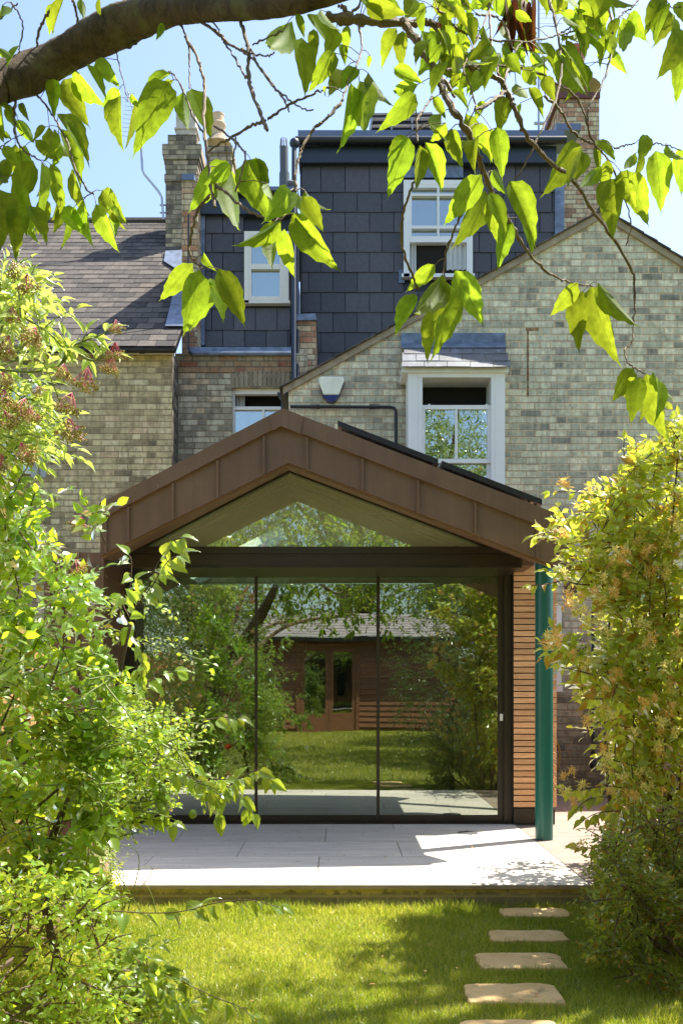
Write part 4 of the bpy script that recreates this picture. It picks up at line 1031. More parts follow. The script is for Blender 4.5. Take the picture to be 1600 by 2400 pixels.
lv(c1, [(790, 335, 615, 430, .42), (775, 372, 622, 668, .50), (800, 365, 712, 492, .45), (840, 420, 845, 612, .45), (880, 405, 975, 612, .5), (618, 470, 595, 690, .32),
 (600, 430, 645, 500, .4), (548, 440, 515, 642, .42), (548, 410, 472, 482, .4), (440, 272, 540, 387, .5), (400, 290, 500, 440, .34), (290, 362, 392, 560, .5), (245, 360, 245, 512, .5),
 (330, 340, 445, 482, .36), (270, 520, 425, 698, .42), (225, 580, 335, 790, .44), (280, 590, 402, 830, .42), (80, 545, 158, 665, .6), (212, 580, 140, 640, .5), (160, 640, 272, 745, .5),
 (152, 735, 55, 960, .5), (190, 742, 188, 1112, .36), (232, 750, 292, 905, .5), (330, 775, 378, 990, .3), (45, 960, 92, 1172, .42), (0, 870, 28, 1085, .42), (90, 920, 132, 1092, .4),
 (300, 950, 318, 1155, .4), (440, 935, 522, 1150, .45), (470, 872, 558, 1012, .45), (490, 940, 565, 1100, .4), (378, 920, 400, 1122, .36), (340, 945, 378, 1060, .4),
 (0, 480, 90, 520, .45), (32, 480, 82, 605, .42), (96, 470, 122, 545, .4), (0, 612, 48, 628, .5), (90, 682, 140, 782, .5), (-10, 215, 62, 278, .6), (90, 205, 18, 290, .42),
 (245, 10, 220, 155, .6), (292, -5, 215, 140, .5), (372, -10, 382, 92, .42), (452, -10, 456, 72, .42), (748, 102, 722, 182, .4), (10, 20, 28, 105, .5), (100, 740, 60, 830, .4),
 (1045, 735, 872, 965, .5), (1060, 755, 940, 850, .4), (1062, 782, 1050, 1088, .38), (1050, 780, 1110, 900, .4), (1130, 735, 1222, 992, .5), (1150, 730, 1240, 865, .45), (1232, 840, 1252, 965, .3),
 (1335, 872, 1238, 1000, .45), (1320, 880, 1352, 980, .45), (1290, 1012, 1115, 1162, .48), (1265, 1012, 1212, 1250, .42), (1305, 1050, 1332, 1278, .42), (1345, 975, 1528, 1252, .40),
 (1395, 900, 1482, 1055, .5), (1370, 895, 1452, 990, .5), (1400, 872, 1488, 1002, .36), (1350, 900, 1290, 960, .5), (1380, 930, 1440, 1060, .4), (1285, 1000, 1345, 960, .3),
 (1342, 95, 1215, 292, .5), (1355, 60, 1410, 172, .5), (1385, 170, 1415, 420, .44), (1420, 60, 1532, 192, .42), (1440, 130, 1442, 282, .6), (1540, 238, 1428, 402, .5), (1575, 320, 1515, 420, .6),
 (1500, 395, 1480, 442, .6), (1470, 40, 1560, 172, .4), (1545, 130, 1500, 250, .45), (505, 950, 560, 1060, .35), (280, 900, 250, 1020, .45), (150, 960, 100, 1060, .42), (60, 250, -20, 330, .5)])
lv(c3, [(885, 32, 735, 208, .46), (915, 62, 860, 358, .40), (938, 92, 918, 335, .40), (966, 100, 1040, 282, .42), (1000, 55, 1135, 315, .5), (935, -10, 965, 60, .35)])
lv(c2, [(30, 110, 12, 262, .5), (110, 20, 282, 60, .42), (200, -10, 292, 60, .5), (390, 30, 300, 70, .45), (252, 125, 170, 288, .5), (280, 140, 266, 305, .45), (370, 140, 432, 300, .45),
 (400, 130, 535, 215, .45), (470, 110, 505, 320, .5), (132, 250, 120, 315, .6), (68, 308, 0, 392, .6), (42, 380, 42, 680, .42), (82, 370, 128, 628, .45), (122, 330, 218, 522, .42),
 (240, 310, 368, 368, .5), (352, 385, 212, 432, .42), (342, 430, 190, 592, .42), (420, 440, 485, 545, .5), (310, 630, 215, 895, .52), (300, 622, 205, 700, .42), (358, 665, 365, 885, .44),
 (385, 652, 490, 875, .52), (400, 560, 508, 655, .45), (460, 520, 400, 645, .4), (500, 590, 542, 760, .44), (570, 520, 642, 735, .5), (572, 600, 622, 700, .4), (640, 560, 682, 745, .42),
 (712, 580, 742, 805, .52), (690, 590, 700, 740, .4), (745, 440, 728, 585, .62), (600, 260, 590, 430, .45), (690, 205, 598, 262, .5), (580, 275, 692, 305, .42), (730, 240, 690, 310, .5),
 (760, 325, 850, 290, .5), (642, 800, 475, 1030, .5), (665, 880, 550, 1115, .42), (690, 780, 745, 892, .6), (680, 880, 765, 1065, .5), (690, 900, 700, 1105, .42), (752, 1000, 735, 1218, .5),
 (768, 830, 912, 1085, .52), (842, 1010, 890, 1142, .5), (1000, 200, 1175, 402, .42), (985, 235, 1103, 455, .5), (950, 245, 1058, 330, .45), (868, 235, 942, 330, .6), (858, 400, 942, 522, .5),
 (800, 380, 850, 472, .5), (930, 350, 975, 452, .5), (1092, 658, 955, 882, .45), (1102, 668, 1018, 862, .38), (1102, 690, 1112, 805, .4), (1160, 680, 1192, 790, .5), (1192, 760, 1095, 882, .5),
 (1170, 640, 1262, 722, .5), (1222, 730, 1200, 892, .6), (1235, 820, 1240, 1042, .48), (1282, 785, 1342, 942, .45), (1322, 785, 1402, 1025, .45), (1350, 700, 1295, 795, .5), (1405, 618, 1372, 735, .52),
 (1442, 690, 1478, 958, .5), (1380, 700, 1352, 832, .42), (1490, 660, 1575, 765, .5), (1545, 680, 1575, 885, .42), (1095, -10, 1182, 135, .5), (1080, 20, 1175, 215, .42), (1292, 78, 1312, 262, .45),
 (1320, 60, 1386, 178, .36), (1262, 80, 1230, 195, .45), (1475, -10, 1395, 125, .46), (1482, 20, 1430, 152, .4), (1502, 40, 1478, 192, .42), (1520, 70, 1532, 195, .42), (1575, 140, 1480, 335, .5),
 (1580, 220, 1540, 432, .5), (1545, 5, 1575, 95, .5), (1200, -10, 1212, 135, .5), (420, -10, 552, 95, .5), (560, 0, 602, 125, .5), (500, -10, 600, 35, .5), (620, -10, 702, 55, .5),
 (330, -10, 300, 72, .5), (100, -10, 195, 65, .5), (210, 15, 110, 30, .5), (592, 55, 540, 185, .5), (820, -10, 862, 92, .5), (992, -20, 1002, 42, .45), (1160, -10, 1202, 105, .5),
 (455, 200, 400, 330, .45), (520, 200, 560, 300, .45), (640, 330, 600, 420, .5), (760, 250, 820, 330, .5), (880, 320, 860, 410, .5), (540, 330, 480, 430, .45), (500, 420, 600, 480, .45),
 (660, 460, 600, 560, .5), (820, 470, 800, 560, .0 + .4), (400, 180, 330, 260, .45), (700, 300, 640, 260, .5), (930, 260, 1000, 330, .45), (760, 60, 840, 120, .5), (560, 110, 480, 170, .45),
 (640, 180, 720, 240, .5), (430, 250, 520, 330, .45), (1010, 60, 940, -20, .4), (0, 200, 20, 285, .5), (1150, 100, 1175, 230, .4), (545, 640, 560, 720, .4), (610, 640, 590, 740, .4), (480, 560, 410, 670, .42)])
lv(c4, [(432, 38, 295, 165, .48), (465, 82, 350, 335, .48), (442, 230, 370, 470, .42), (478, 115, 478, 442, .36), (520, 65, 660, 312, .5), (336, 170, 240, 342, .44), (470, 120, 440, 300, .4),
 (1085, 120, 965, 282, .5), (1106, 160, 1068, 412, .42), (1145, 140, 1222, 468, .42), (1178, 120, 1325, 350, .46), (1340, 515, 1252, 662, .5), (1350, 555, 1282, 650, .4), (1368, 555, 1328, 758, .44),
 (1400, 540, 1455, 832, .38), (1392, 575, 1400, 755, .3), (1430, 530, 1505, 685, .4), (1445, 560, 1482, 742, .4)])
# extra leaves in the thick of the top
for _ in range(85):
    x, y = rng.uniform(380, 1250), rng.uniform(-120, 320); a = rng.uniform(-.9, .9); l = rng.uniform(95, 165)
    LV.append((c2(x, y), c2(x+l*math.sin(a), y+l*math.cos(a)), rng.uniform(.34, .55)))
for _ in range(20):
    x, y = rng.uniform(-60, 330), rng.uniform(380, 1000); a = rng.uniform(-.7, .7); l = rng.uniform(110, 190)
    LV.append((c1(x, y), c1(x+l*math.sin(a), y+l*math.cos(a)), rng.uniform(.34, .55)))
lf = Leaf(); pt = MB(); view = np.array([0, -1, 0])
for q0, q1, wv in LV:
    dy = rng.uniform(-.09, .09); o = at(q0, dy); e = np.array(P(q1[0], q1[1], depth(*q0)+dy+rng.uniform(-.045, .045)))
    L = np.linalg.norm(e-o); d = (e-o)/L; n0 = view-d*view.dot(d); n0 /= np.linalg.norm(n0); s_ = np.cross(d, n0)
    ang = math.acos(min(1, wv/.52))*rng.choice([-1, 1]); ang += rng.uniform(-.15, .15)
    n_ = n0*math.cos(ang)+s_*math.sin(ang)
    if rng.random() < .25: n_ = -n_
    lf.add(o[None], d[None], n_[None], np.array([L*1.03]), np.array([L*rng.uniform(.40, .47)]))
    k = np.argmin(((TWP-o)**2).sum(1)); g = TWP[k]
    if np.linalg.norm(g-o) < .06: pt.tube([g, (g+o)/2+np.array([0, 0, .004]), o+d*L*.02], [.0011, .0009, .0008], 4, False)
leaves('foliage', *lf.cat(), 'cherry_leaf', cherry, tv=TC_V, tf=TC_F, uv=True, curl=rng.uniform(.3, 1.1, len(LV)))
k = len(twb.v); twb.v += pt.v; twb.f += [tuple(i+k for i in f) for f in pt.f]; twb.build('twigs', 'twig', cherry, smooth=True)
lf = Leaf()
for q0, q1, wv in [(c2(770, 20), c2(790, 182), .3), (c2(805, 60), c2(828, 180), .3), (c2(872, 30), c2(862, 190), .32), (c2(835, 20), c2(850, 120), .3), (c2(765, 0), c2(760, 100), .3), (c2(430, 110), c2(460, 190), .25)]:
    o = at(q0); e = at(q1); d = e-o; L = np.linalg.norm(d); n_ = np.array([rng.normal()*.5, -1, 0.])
    lf.add(o[None], (d/L)[None], n_[None], np.array([L]), np.array([L*wv*.62]))
leaves('withered_leaves', *lf.cat(), 'dead_leaf', cherry, tv=TC_V, tf=TC_F, uv=True, curl=np.full(6, 1.6))
# the rest of the crown, above and behind the eye
lf = Leaf(); st = MB()
c_ = rng.uniform((-3.4, -3.2, 2.5), (3.2, 1.6, 4.6), (1150, 3)); c_ = c_[(np.abs((c_[:, 0]+.2)/3.4)**2+((c_[:, 1]+.8)/2.6)**2+((c_[:, 2]-3.4)/1.3)**2) < 1]
keep = ~((c_[:, 1] > .2) & (CY-(c_[:, 2]-CZ)/np.maximum(c_[:, 1], .2)*F > -260)); c_ = c_[keep]
dd_ = rng.normal(size=c_.shape)*np.array([1, 1, .4]); sprays(lf, rng, c_, dd_, .5, 9, .10, .5, droop=.8, stems=(st, 1))
for k in range(4):
    e = c_[rng.integers(len(c_))]; s0 = np.array((-2.0, 1.35, 1.4))
    q, r = smooth_path([s0, (s0+e)/2+np.array([0, 0, .35]), e], [.05, .02], 6)
    if all(not (v[1] > .2 and CY-(v[2]-CZ)/v[1]*F > 0 and -100 < CX+v[0]/v[1]*F < 1700) for v in q): st.tube(q, r, 6)
leaves('crown', *lf.cat(), 'cherry_leaf', cherry, uv=True); st.build('boughs', 'twig', cherry)

# ================================================================== shrubs on the left
def stem_set(b, base, tips, r0, rng, bend=.25):
    for t_ in tips:
        base_ = np.array(base)+rng.normal(size=3)*np.array([.12, .12, 0]); m_ = base_*.55+np.array(t_)*.45+rng.normal(size=3)*bend*.4; m_[2] += .1
        q, r = smooth_path([base_, m_, np.array(t_)], [r0, r0*.6, r0*.25], 6); b.tube(q, r, 6)
# hedge of spiny leaved berberis like shrub in the middle
def hedge(name, lab, cat, base, poly, ya, yb, n, leafL, wr, mat, seed, tl=.2, nl=7, grp=None, extra=(), sm='stem', sr=.016, inset=0, gap=-9, **kw):
    g = np.random.default_rng(seed); th = thing(name, lab, cat, base, grp)
    c_ = in_outline(g, n, poly, ya, yb, inset, gap) if poly else np.zeros((0, 3))
    cx0 = c_.mean(0) if len(c_) else np.array(base)+np.array([0, 0, 1.]); d_ = (c_-cx0); d_[:, 2] += .25; d_ = nrmz(d_)*.8+g.normal(size=c_.shape)*.5
    for (ec, er, en) in extra:
        e, u = ellip(g, en, ec, er, .25); c_ = np.concatenate([c_, e]); d_ = np.concatenate([d_, u+g.normal(size=u.shape)*.45+np.array([0, 0, .2])])
    lf = Leaf(); st = MB(); sprays(lf, g, c_, d_, tl, nl, leafL, wr, stems=(st, 5), **kw)
    tips = c_[g.choice(len(c_), 14)]; stem_set(st, base, tips, sr, g)
    leaves('foliage', *lf.cat(), mat, th); st.build('stems', sm, th)
    return th, c_, g
mid, cm, g = hedge('holly_bush', 'tall glossy bush with small spiny leaves at the left edge beside the lawn', 'bush', (-1.75, 4.3, 0),
    [(-60, 1100), (60, 1080), (120, 1105), (200, 1150), (262, 1195), (275, 1240), (245, 1300), (268, 1390), (235, 1470), (300, 1560), (330, 1650), (300, 1750), (280, 1850), (260, 1950), (240, 2100), (-60, 2150)],
    3.8, 5.0, 800, .078, .58, 'holly_leaf', 21, tl=.20, nl=8, inset=40, gap=.45, extra=[((-2.3, 4.2, .9), (.7, .7, .9), 160)])
# dog rose: small oval leaflets on arching shoots
rose = thing('rose_bush', 'sprawling rose bush with small oval leaflets reaching over the patio in front of the glass', 'bush', (-1.3, 4.1, 0))
g = np.random.default_rng(31); lf = Leaf(); st = MB()
c_ = in_outline(g, 400, [(200, 1560), (330, 1600), (420, 1650), (465, 1700), (480, 1760), (560, 1820), (570, 1860), (450, 1900), (330, 1960), (290, 2010), (230, 2000), (200, 1800)], 3.9, 4.6, 28, -.5)
c2_ = in_outline(g, 200, [(0, 1500), (300, 1560), (330, 1700), (300, 1900), (200, 2000), (0, 2000)], 3.6, 4.0, 20, .3); c_ = np.concatenate([c_, c2_])
d_ = g.normal(size=c_.shape)*.5+np.array([.7, 0, .15]); sprays(lf, g, c_, d_, .12, 6, .030, .68, ang=65, pairs=False, droop=.2, stems=(st, 3))
def shoot(lf, st, g, pts, Y, leafL, wr, gap, r=.003, pairs=False, hang=.3, ang=50, dz=0.0, jit=.35, sub=0):
    ps = [np.array(P(x, y, Y+dz*i)) for i, (x, y) in enumerate(pts)]; q, rr2 = smooth_path(ps, [r, r*.5], 6); st.tube(q, rr2, 6)
    q = np.array(q); seg = np.linalg.norm(np.diff(q, axis=0), axis=1); s = np.concatenate([[0], np.cumsum(seg)]); k = 0
    for u in np.arange(gap*.6, s[-1], gap):
        i = min(np.searchsorted(s, u), len(q)-1); o = q[i]; t_ = q[i]-q[i-1]; t_ = t_/np.linalg.norm(t_)
        for sg in ((1, -1) if pairs else ((1,) if k % 2 else (-1,))):
            side = nrmz(np.cross(t_, np.array([0, 0, 1.])+g.normal(size=3)*.9)); a = math.radians(g.normal(ang, 14))
            d = t_*math.cos(a)+side*math.sin(a)*sg+np.array([0, 0, -hang])+g.normal(size=3)*.2; d /= np.linalg.norm(d)
            n_ = np.array([g.normal()*jit, -.6+g.normal()*jit*2, .9])
            if sub:
                sp_o = o[None]+d[None]*.0; sprays(lf, g, o[None]+d[None]*leafL*1.2, d[None], leafL*2.6, sub, leafL, wr, ang=70, pairs=False, droop=.1)
            else:
                l = leafL*g.uniform(.75, 1.2); lf.add((o+d*l*.12)[None], d[None], n_[None], np.array([l]), np.array([l*wr]))
        k += 1
    o = q[-1]; t_ = q[-1]-q[-3]; lf.add(o[None], nrmz(t_)[None], np.array([[0, -.5, 1.]]), np.array([leafL]), np.array([leafL*wr]))
def c5(x, y): return (x/1.96, 1250+y/1.96)
def c7(x, y): return (x/1.96, 1800+y/1.96)
for pl in ([(230, 420), (450, 420), (560, 460), (650, 500), (750, 530), (860, 560), (975, 600)], [(440, 370), (560, 330), (650, 318), (745, 345)], [(300, 900), (520, 860), (650, 860), (780, 850), (860, 830)],
           [(600, 850), (750, 900), (850, 870), (940, 880)], [(500, 1050), (700, 1090), (880, 1095), (1000, 1130), (1060, 1140)], [(400, 950), (560, 900), (640, 820)], [(560, 1080), (700, 1110), (830, 1160), (960, 1200)],
           [(450, 1000), (700, 1000), (830, 970), (930, 960)], [(420, 640), (540, 700), (620, 760), (640, 820)], [(300, 1150), (480, 1180), (590, 1195)], [(300, 1040), (420, 1130), (560, 1190)]):
    shoot(lf, st, g, [c5(*p) for p in pl], 4.3+g.uniform(-.15, .15), .030, .68, .035, sub=5, hang=.1)
leaves('foliage', *lf.cat(), 'shrub_leaf', rose); st.build('stems', 'stem_green', rose)
# plum: larger hanging leaves and green fruit
plum = thing('plum_tree', 'young plum tree with drooping leaves and green fruit before the left glass door', 'tree', (-1.15, 4.0, 0))
g = np.random.default_rng(37); lf = Leaf(); st = MB(); Yp_ = 4.0
for pl, gp in (([(470, 560), (560, 730), (640, 700), (740, 650), (800, 635)], .055), ([(640, 330), (690, 210), (740, 110), (790, 30), (830, 20)], .035), ([(620, 340), (700, 240), (770, 130), (835, 95)], .04), ([(600, 240), (604, 130), (590, 100)], .05),
           ([(720, 920), (810, 1005), (860, 1050), (905, 1095)], .06), ([(980, 1130), (1080, 1130), (1160, 1095), (1215, 1090), (1240, 1130)], .04), ([(930, 860), (1000, 850), (1060, 845), (1095, 852)], .05), ([(1000, 1150), (1080, 1180), (1130, 1235), (1160, 1290)], .04),
           ([(480, 1280), (620, 1305), (720, 1320), (790, 1335)], .04), ([(620, 1020), (680, 1080), (730, 1160), (750, 1280)], .035), ([(700, 1060), (850, 1110), (960, 1180), (1000, 1290)], .035), ([(540, 330), (590, 420), (640, 560), (650, 650)], .04), ([(380, 940), (520, 960), (700, 920)], .05),
           ([(840, 1120), (960, 1200), (1040, 1180), (1080, 1130)], .03), ([(600, 400), (560, 300), (620, 220)], .04)):
    shoot(lf, st, g, [c5(*p) for p in pl], Yp_+g.uniform(-.1, .1), .076, .58, gp*.62, hang=.75, jit=.6)
for pl, gp in (([(380, 650), (540, 660), (690, 668), (840, 660), (1000, 620), (1150, 610), (1280, 640)], .07), ([(520, 820), (620, 880), (730, 930), (850, 990), (1000, 1060), (1100, 1100), (1180, 1160)], .04), ([(560, 900), (640, 1000), (760, 1060), (860, 1150)], .045), ([(520, 960), (560, 1060), (640, 1120), (700, 1176)], .045)):
    shoot(lf, st, g, [c7(*p) for p in pl], 3.7+g.uniform(-.08, .08), .072, .58, gp*.62, hang=.6, jit=.6)
c_ = in_outline(g, 60, [(240, 2230), (330, 2200), (380, 2300), (420, 2400), (240, 2400)], 3.5, 3.9); sprays(lf, g, c_, g.normal(size=c_.shape)+np.array([.6, 0, 0]), .2, 6, .058, .56, droop=.6)
q, r = smooth_path([np.array((-1.2, 3.95, 0))]+[np.array(P(*c7(*p), 3.8)) for p in ((740, 1300), (660, 1176), (620, 1070), (560, 920), (490, 760), (400, 660), (240, 565))], [.012, .011, .009, .008, .007, .006, .005, .004], 6); st.tube(q, r, 8)
q, r = smooth_path([np.array((-1.15, 4.0, 0)), np.array((-1.25, 4.0, .6)), np.array(P(*c5(480, 900), 4.0)), np.array(P(*c5(600, 420), 4.0))], [.02, .017, .012, .006], 6); st.tube(q, r, 8)
leaves('foliage', *lf.cat(), 'plum_leaf', plum, tv=TC_V, tf=TC_F, uv=True); st.build('branches', 'stem', plum)
proto = None
for (x, y) in ((735, 1165), (750, 1180), (742, 1205), (758, 1215), (730, 1225), (752, 1240), (738, 1255), (765, 1195), (722, 1190), (746, 1272), (885, 1290), (690, 1300)):
    p = P(*c5(x, y), 3.95+g.uniform(-.03, .03))
    if proto is None: proto = MB().ball(p, .017, 12, 8, (1, 1, 1.15)).build('fruit', 'plum', plum, smooth=True)
    else:
        o = proto.copy(); C.objects.link(o); o.parent = plum; o.location = Vector(p)-Vector((0, 0, .02))-wloc(plum)
# elder with its berry heads
elder = thing('elder_bush', 'elder bush with pink stalked heads of green berries at the upper left', 'bush', (-2.1, 4.4, 0))
g = np.random.default_rng(41); lf = Leaf(); st = MB(); YE = 4.35
c_ = in_outline(g, 170, [(-60, 600), (60, 590), (110, 640), (120, 700), (150, 760), (140, 850), (170, 930), (150, 1010), (165, 1060), (120, 1110), (-60, 1130)], 4.1, 4.9, 25, -.3)
sprays(lf, g, c_, g.normal(size=c_.shape)*.7+np.array([.5, 0, .3]), .26, 7, .085, .34, ang=60, droop=.35, stems=(st, 2))
def c8(x, y): return (x/3.733, 700+y/3.733)
for pl in ([(0, 620), (260, 640), (400, 620), (530, 570), (580, 430), (560, 320)], [(530, 570), (640, 420), (760, 360), (870, 320), (960, 270)], [(250, 640), (300, 700), (420, 760), (440, 880)], [(700, 490), (810, 540), (920, 500), (1000, 490)],
           [(130, 110), (300, 220), (440, 310), (560, 440)], [(100, 900), (270, 880), (400, 990), (520, 1080)], [(0, 1390), (200, 1360), (350, 1290), (480, 1180)], [(0, 300), (60, 150), (160, 20), (260, -200)], [(180, 200), (250, 80), (330, -60)], [(560, 570), (600, 470), (700, 400), (760, 290)]):
    shoot(lf, st, g, [c8(*p) for p in pl], YE+g.uniform(-.1, .1), .085, .34, .045, r=.006, pairs=True, hang=.15, ang=45)
leaves('foliage', *lf.cat(), 'elder_leaf', elder, tv=TC_V, tf=TC_F, uv=True); st.build('stems', 'stem_green', elder)
heads = [(1010, 230, .7), (1010, 440, .9), (990, 570, .9), (770, 690, 1.25), (560, 630, .9), (630, 900, 1.1), (600, 1130, 1.25), (310, 330, 1.2), (80, 400, 1.1), (40, 870, 1.1), (40, 1050, 1.0), (220, 940, 1.0), (180, 1330, 1.0), (230, 1390, .7), (20, 1420, .9), (110, 130, .8), (250, 1010, .8), (330, 810, .6), (20, 700, .8), (240, -150, 1.0), (120, -260, .9), (700, 1950, .9), (660, 2340, .8)]
def berry_head(seed):
    g = np.random.default_rng(seed); st = MB(); br = MB()
    for k in range(16):
        a = g.uniform(0, 2*math.pi); u = g.uniform(.2, 1); e = np.array([math.cos(a)*u*.052, math.sin(a)*u*.052, -.055-.02*(1-u)+g.normal()*.006]); m_ = e*.5+np.array([0, 0, .004])
        st.tube([np.zeros(3), m_, e], [.0012, .0009, .0006], 4, False)
        for j in range(7):
            f = e+g.normal(size=3)*.009; st.tube([e*.85, f], .0006, 3, False); br.ball(tuple(f), .0042*g.uniform(.8, 1.2), 6, 4)
    return st, br
hp = []
for i, (x, y, s_) in enumerate(heads):
    p = np.array(P(*c8(x, y), 4.05+g.uniform(-.12, .1)))+np.array([0, 0, .035*s_])
    if i < 3:
        st_, br_ = berry_head(50+i); e = st_.build('berry_head', 'stem_pink', elder, origin=(0, 0, 0)); bb = br_.build('berries', 'berry', e, smooth=True, origin=(0, 0, 0))
        bb.location = (0, 0, 0); hp.append((e, bb))
    else:
        e0, b0 = hp[i % 3]; e = e0.copy(); C.objects.link(e); e.parent = elder; bb = b0.copy(); C.objects.link(bb); bb.parent = e; bb.location = (0, 0, 0)
    e.location = Vector(p)-wloc(elder); e.rotation_euler = (g.uniform(-.5, .2), g.uniform(-.5, .1), g.uniform(0, 6)); e.scale = (s_, s_, s_)
# low planting at the foot of the hedge
low, cl_, g = hedge('border_shrub', 'low twiggy shrub in the border at the bottom left corner', 'shrub', (-1.6, 3.7, 0),
    [(-60, 2000), (200, 2030), (280, 2090), (300, 2180), (270, 2260), (330, 2330), (340, 2450), (-60, 2450)], 3.2, 4.1, 420, .040, .5, 'shrub_leaf', 61, tl=.15, nl=7, jit=.7, inset=25, gap=-.4, sr=.006)
fern, _, g = hedge('herb_clump', 'feathery green herb clump growing against the patio edge', 'plant', (-1.3, 5.4, 0),
    [(180, 2010), (220, 1950), (265, 1970), (280, 2030), (270, 2120), (250, 2160), (180, 2150)], 4.9, 5.5, 130, .035, .22, 'elder_leaf', 67, tl=.14, nl=9, jit=.5, sm='stem_green', sr=.004)
al = MB(); g = np.random.default_rng(70); ce = np.array(P(248, 2055, 5.3))
al.tube([(ce[0], ce[1], 0.0), tuple(ce)], .004, 6); 
th = thing('allium', 'dried round allium seed head standing against the white patio edge', 'flower', (ce[0], ce[1], 0)); al.build('stem', 'stem_green', th)
lf = Leaf(); u = nrmz(g.normal(size=(260, 3))); lf.add(ce+u*.02, u, g.normal(size=(260, 3)), np.full(260, .022), np.full(260, .008)); leaves('flower_head', *lf.cat(), 'allium', th)
# pots on the patio
def pot(px, py, Y, r, h, mat, lab, grp=None):
    b = MB().lathe((PX(px, Y), Y, PT), [(r*.68, 0), (r*.95, h*.86), (r*1.06, h*.87), (r*1.06, h), (r*.95, h), (r*.92, h*.9)], 28)
    return tag(b.build('flower_pot', mat, smooth=True), lab, 'pot', grp)
pot(239, 2000, 5.85, .046, .115, 'pinkclay', 'small pale pink pot with a dark mark on the sunlit patio edge')
pot(238, 1990, 6.15, .055, .15, 'stonepot', 'pale stone pot just behind the small pink pot'); pot(205, 1940, 6.9, .11, .32, 'pot_rust', 'tall terracotta pot half hidden by leaves on the patio')
po = thing('poppy', 'single red flower among the leaves beside the terracotta pot', 'flower', P(180, 1960, 4.9)); c_ = np.array(P(180, 1960, 4.9)); lf = Leaf()
u = nrmz(np.array([[math.cos(a), -.5, math.sin(a)] for a in np.linspace(0, 5.6, 7)])); lf.add(np.repeat(c_[None], 7, 0), u, np.tile([0, -1., .3], (7, 1)), np.full(7, .05), np.full(7, .05)); leaves('petals', *lf.cat(), 'petal_red', po)
MB().tube([(c_[0], c_[1], 0), tuple(c_)], .003, 5).build('stem', 'stem_green', po)

# ================================================================== shrubs on the right
poly_r = [(1660, 985), (1560, 1000), (1530, 1075), (1470, 1040), (1452, 1080), (1478, 1130), (1400, 1140), (1310, 1145), (1300, 1165), (1350, 1190), (1285, 1225), (1250, 1262), (1300, 1290), (1335, 1290), (1325, 1330), (1262, 1365), (1270, 1385), (1345, 1385), (1320, 1430), (1315, 1460), (1345, 1480),
          (1300, 1500), (1275, 1530), (1310, 1545), (1340, 1565), (1350, 1620), (1400, 1650), (1390, 1690), (1410, 1760), (1420, 1800), (1440, 1850), (1400, 1900), (1440, 1960), (1500, 2000), (1660, 2000)]
hon, ch_, g = hedge('honeysuckle', 'tall honeysuckle with clusters of yellow and pink flowers spilling across the right of the view', 'climber', (1.95, 5.6, 0), poly_r, 5.1, 6.0, 1300, .078, .5, 'honey_leaf', 81, tl=.17, nl=7, sm='stem', inset=14, gap=.1,
                    extra=[((2.35, 5.4, 1.7), (.5, .6, 1.0), 300), ((2.2, 5.3, 2.55), (.5, .5, .5), 160), ((2.0, 6.4, 1.4), (.36, .36, .6), 100)], pairs=False, up=.8)
g = np.random.default_rng(83); lf = Leaf(); st = MB()
def c6(x, y): return (1230+x/4.24, 1000+y/4.24)
for pl in ([(1420, 960), (1280, 820), (1150, 660), (1050, 490), (985, 280), (985, 120)], [(1560, 560), (1300, 640), (950, 720), (700, 690), (500, 650), (250, 650)], [(950, 1190), (700, 1110), (500, 1090), (250, 1050), (60, 1100)], [(720, 1580), (500, 1560), (380, 1530), (250, 1560), (60, 1580)],
           [(1100, 1250), (850, 1200), (600, 1260), (420, 1240)], [(1568, 300), (1480, 200), (1420, 60)], [(1380, 900), (1420, 500), (1300, 200)], [(900, 950), (700, 860), (560, 860), (380, 930)], [(1568, 80), (1500, 120), (1440, 300)], [(700, 1500), (560, 1420), (350, 1450), (180, 1440)]):
    shoot(lf, st, g, [c6(*p) for p in pl], 5.35+g.uniform(-.2, .2), .062, .48, .05, r=.005, pairs=True, hang=.2, ang=50)
def c9(x, y): return (1260+x/4.612, 1500+y/4.612)
for pl in ([(700, 1250), (820, 1300), (1000, 1350), (1140, 1390)], [(1000, 1620), (760, 1580), (600, 1600), (450, 1620), (300, 1600)], [(900, 1850), (720, 1860), (600, 1890), (480, 1960)], [(700, 640), (580, 640), (470, 640)], [(700, 2250), (560, 2250), (430, 2240)], [(800, 1700), (650, 1700), (520, 1740), (400, 1850)],
           [(600, 380), (450, 340), (250, 300)], [(500, 120), (300, 150), (130, 160)]):
    shoot(lf, st, g, [c9(*p) for p in pl], 5.2+g.uniform(-.15, .15), .07, .6, .05, r=.004, pairs=True, hang=.6, ang=50)
leaves('foliage', *lf.cat(), 'honey_leaf', hon, tv=TC_V, tf=TC_F, uv=True); st.build('stems', 'stem', hon)
def flower(seed):
    g = np.random.default_rng(seed); lf = Leaf(); u = nrmz(g.normal(size=(46, 3))+np.array([0, 0, .25])); l = g.uniform(.022, .042, 46)
    lf.add(u*.008+g.normal(size=(46, 3))*.012, u, g.normal(size=(46, 3)), l, np.full(46, .0085)); return lf
fl = [(c6(*p)) for p in ((900, 1240), (1000, 1240), (1170, 1260), (1150, 1060), (1350, 1070), (1480, 940), (1120, 1140), (860, 1330), (780, 1500), (1000, 1480), (1180, 1330), (1400, 1480), (1410, 1160), (440, 1680), (560, 1680), (500, 1780), (600, 1830), (420, 1780), (880, 1650), (760, 1730), (520, 1860), (300, 2040), (330, 2090), (620, 1960), (740, 1900), (960, 1330), (1500, 1260), (1180, 1970), (820, 2050), (1500, 2060), (1250, 2110), (260, 2080), (640, 640), (400, 580), (380, 1060), (390, 1450), (620, 1260), (700, 1650), (1230, 1220), (1530, 1010), (1400, 1400), (900, 1560), (1250, 1440))]
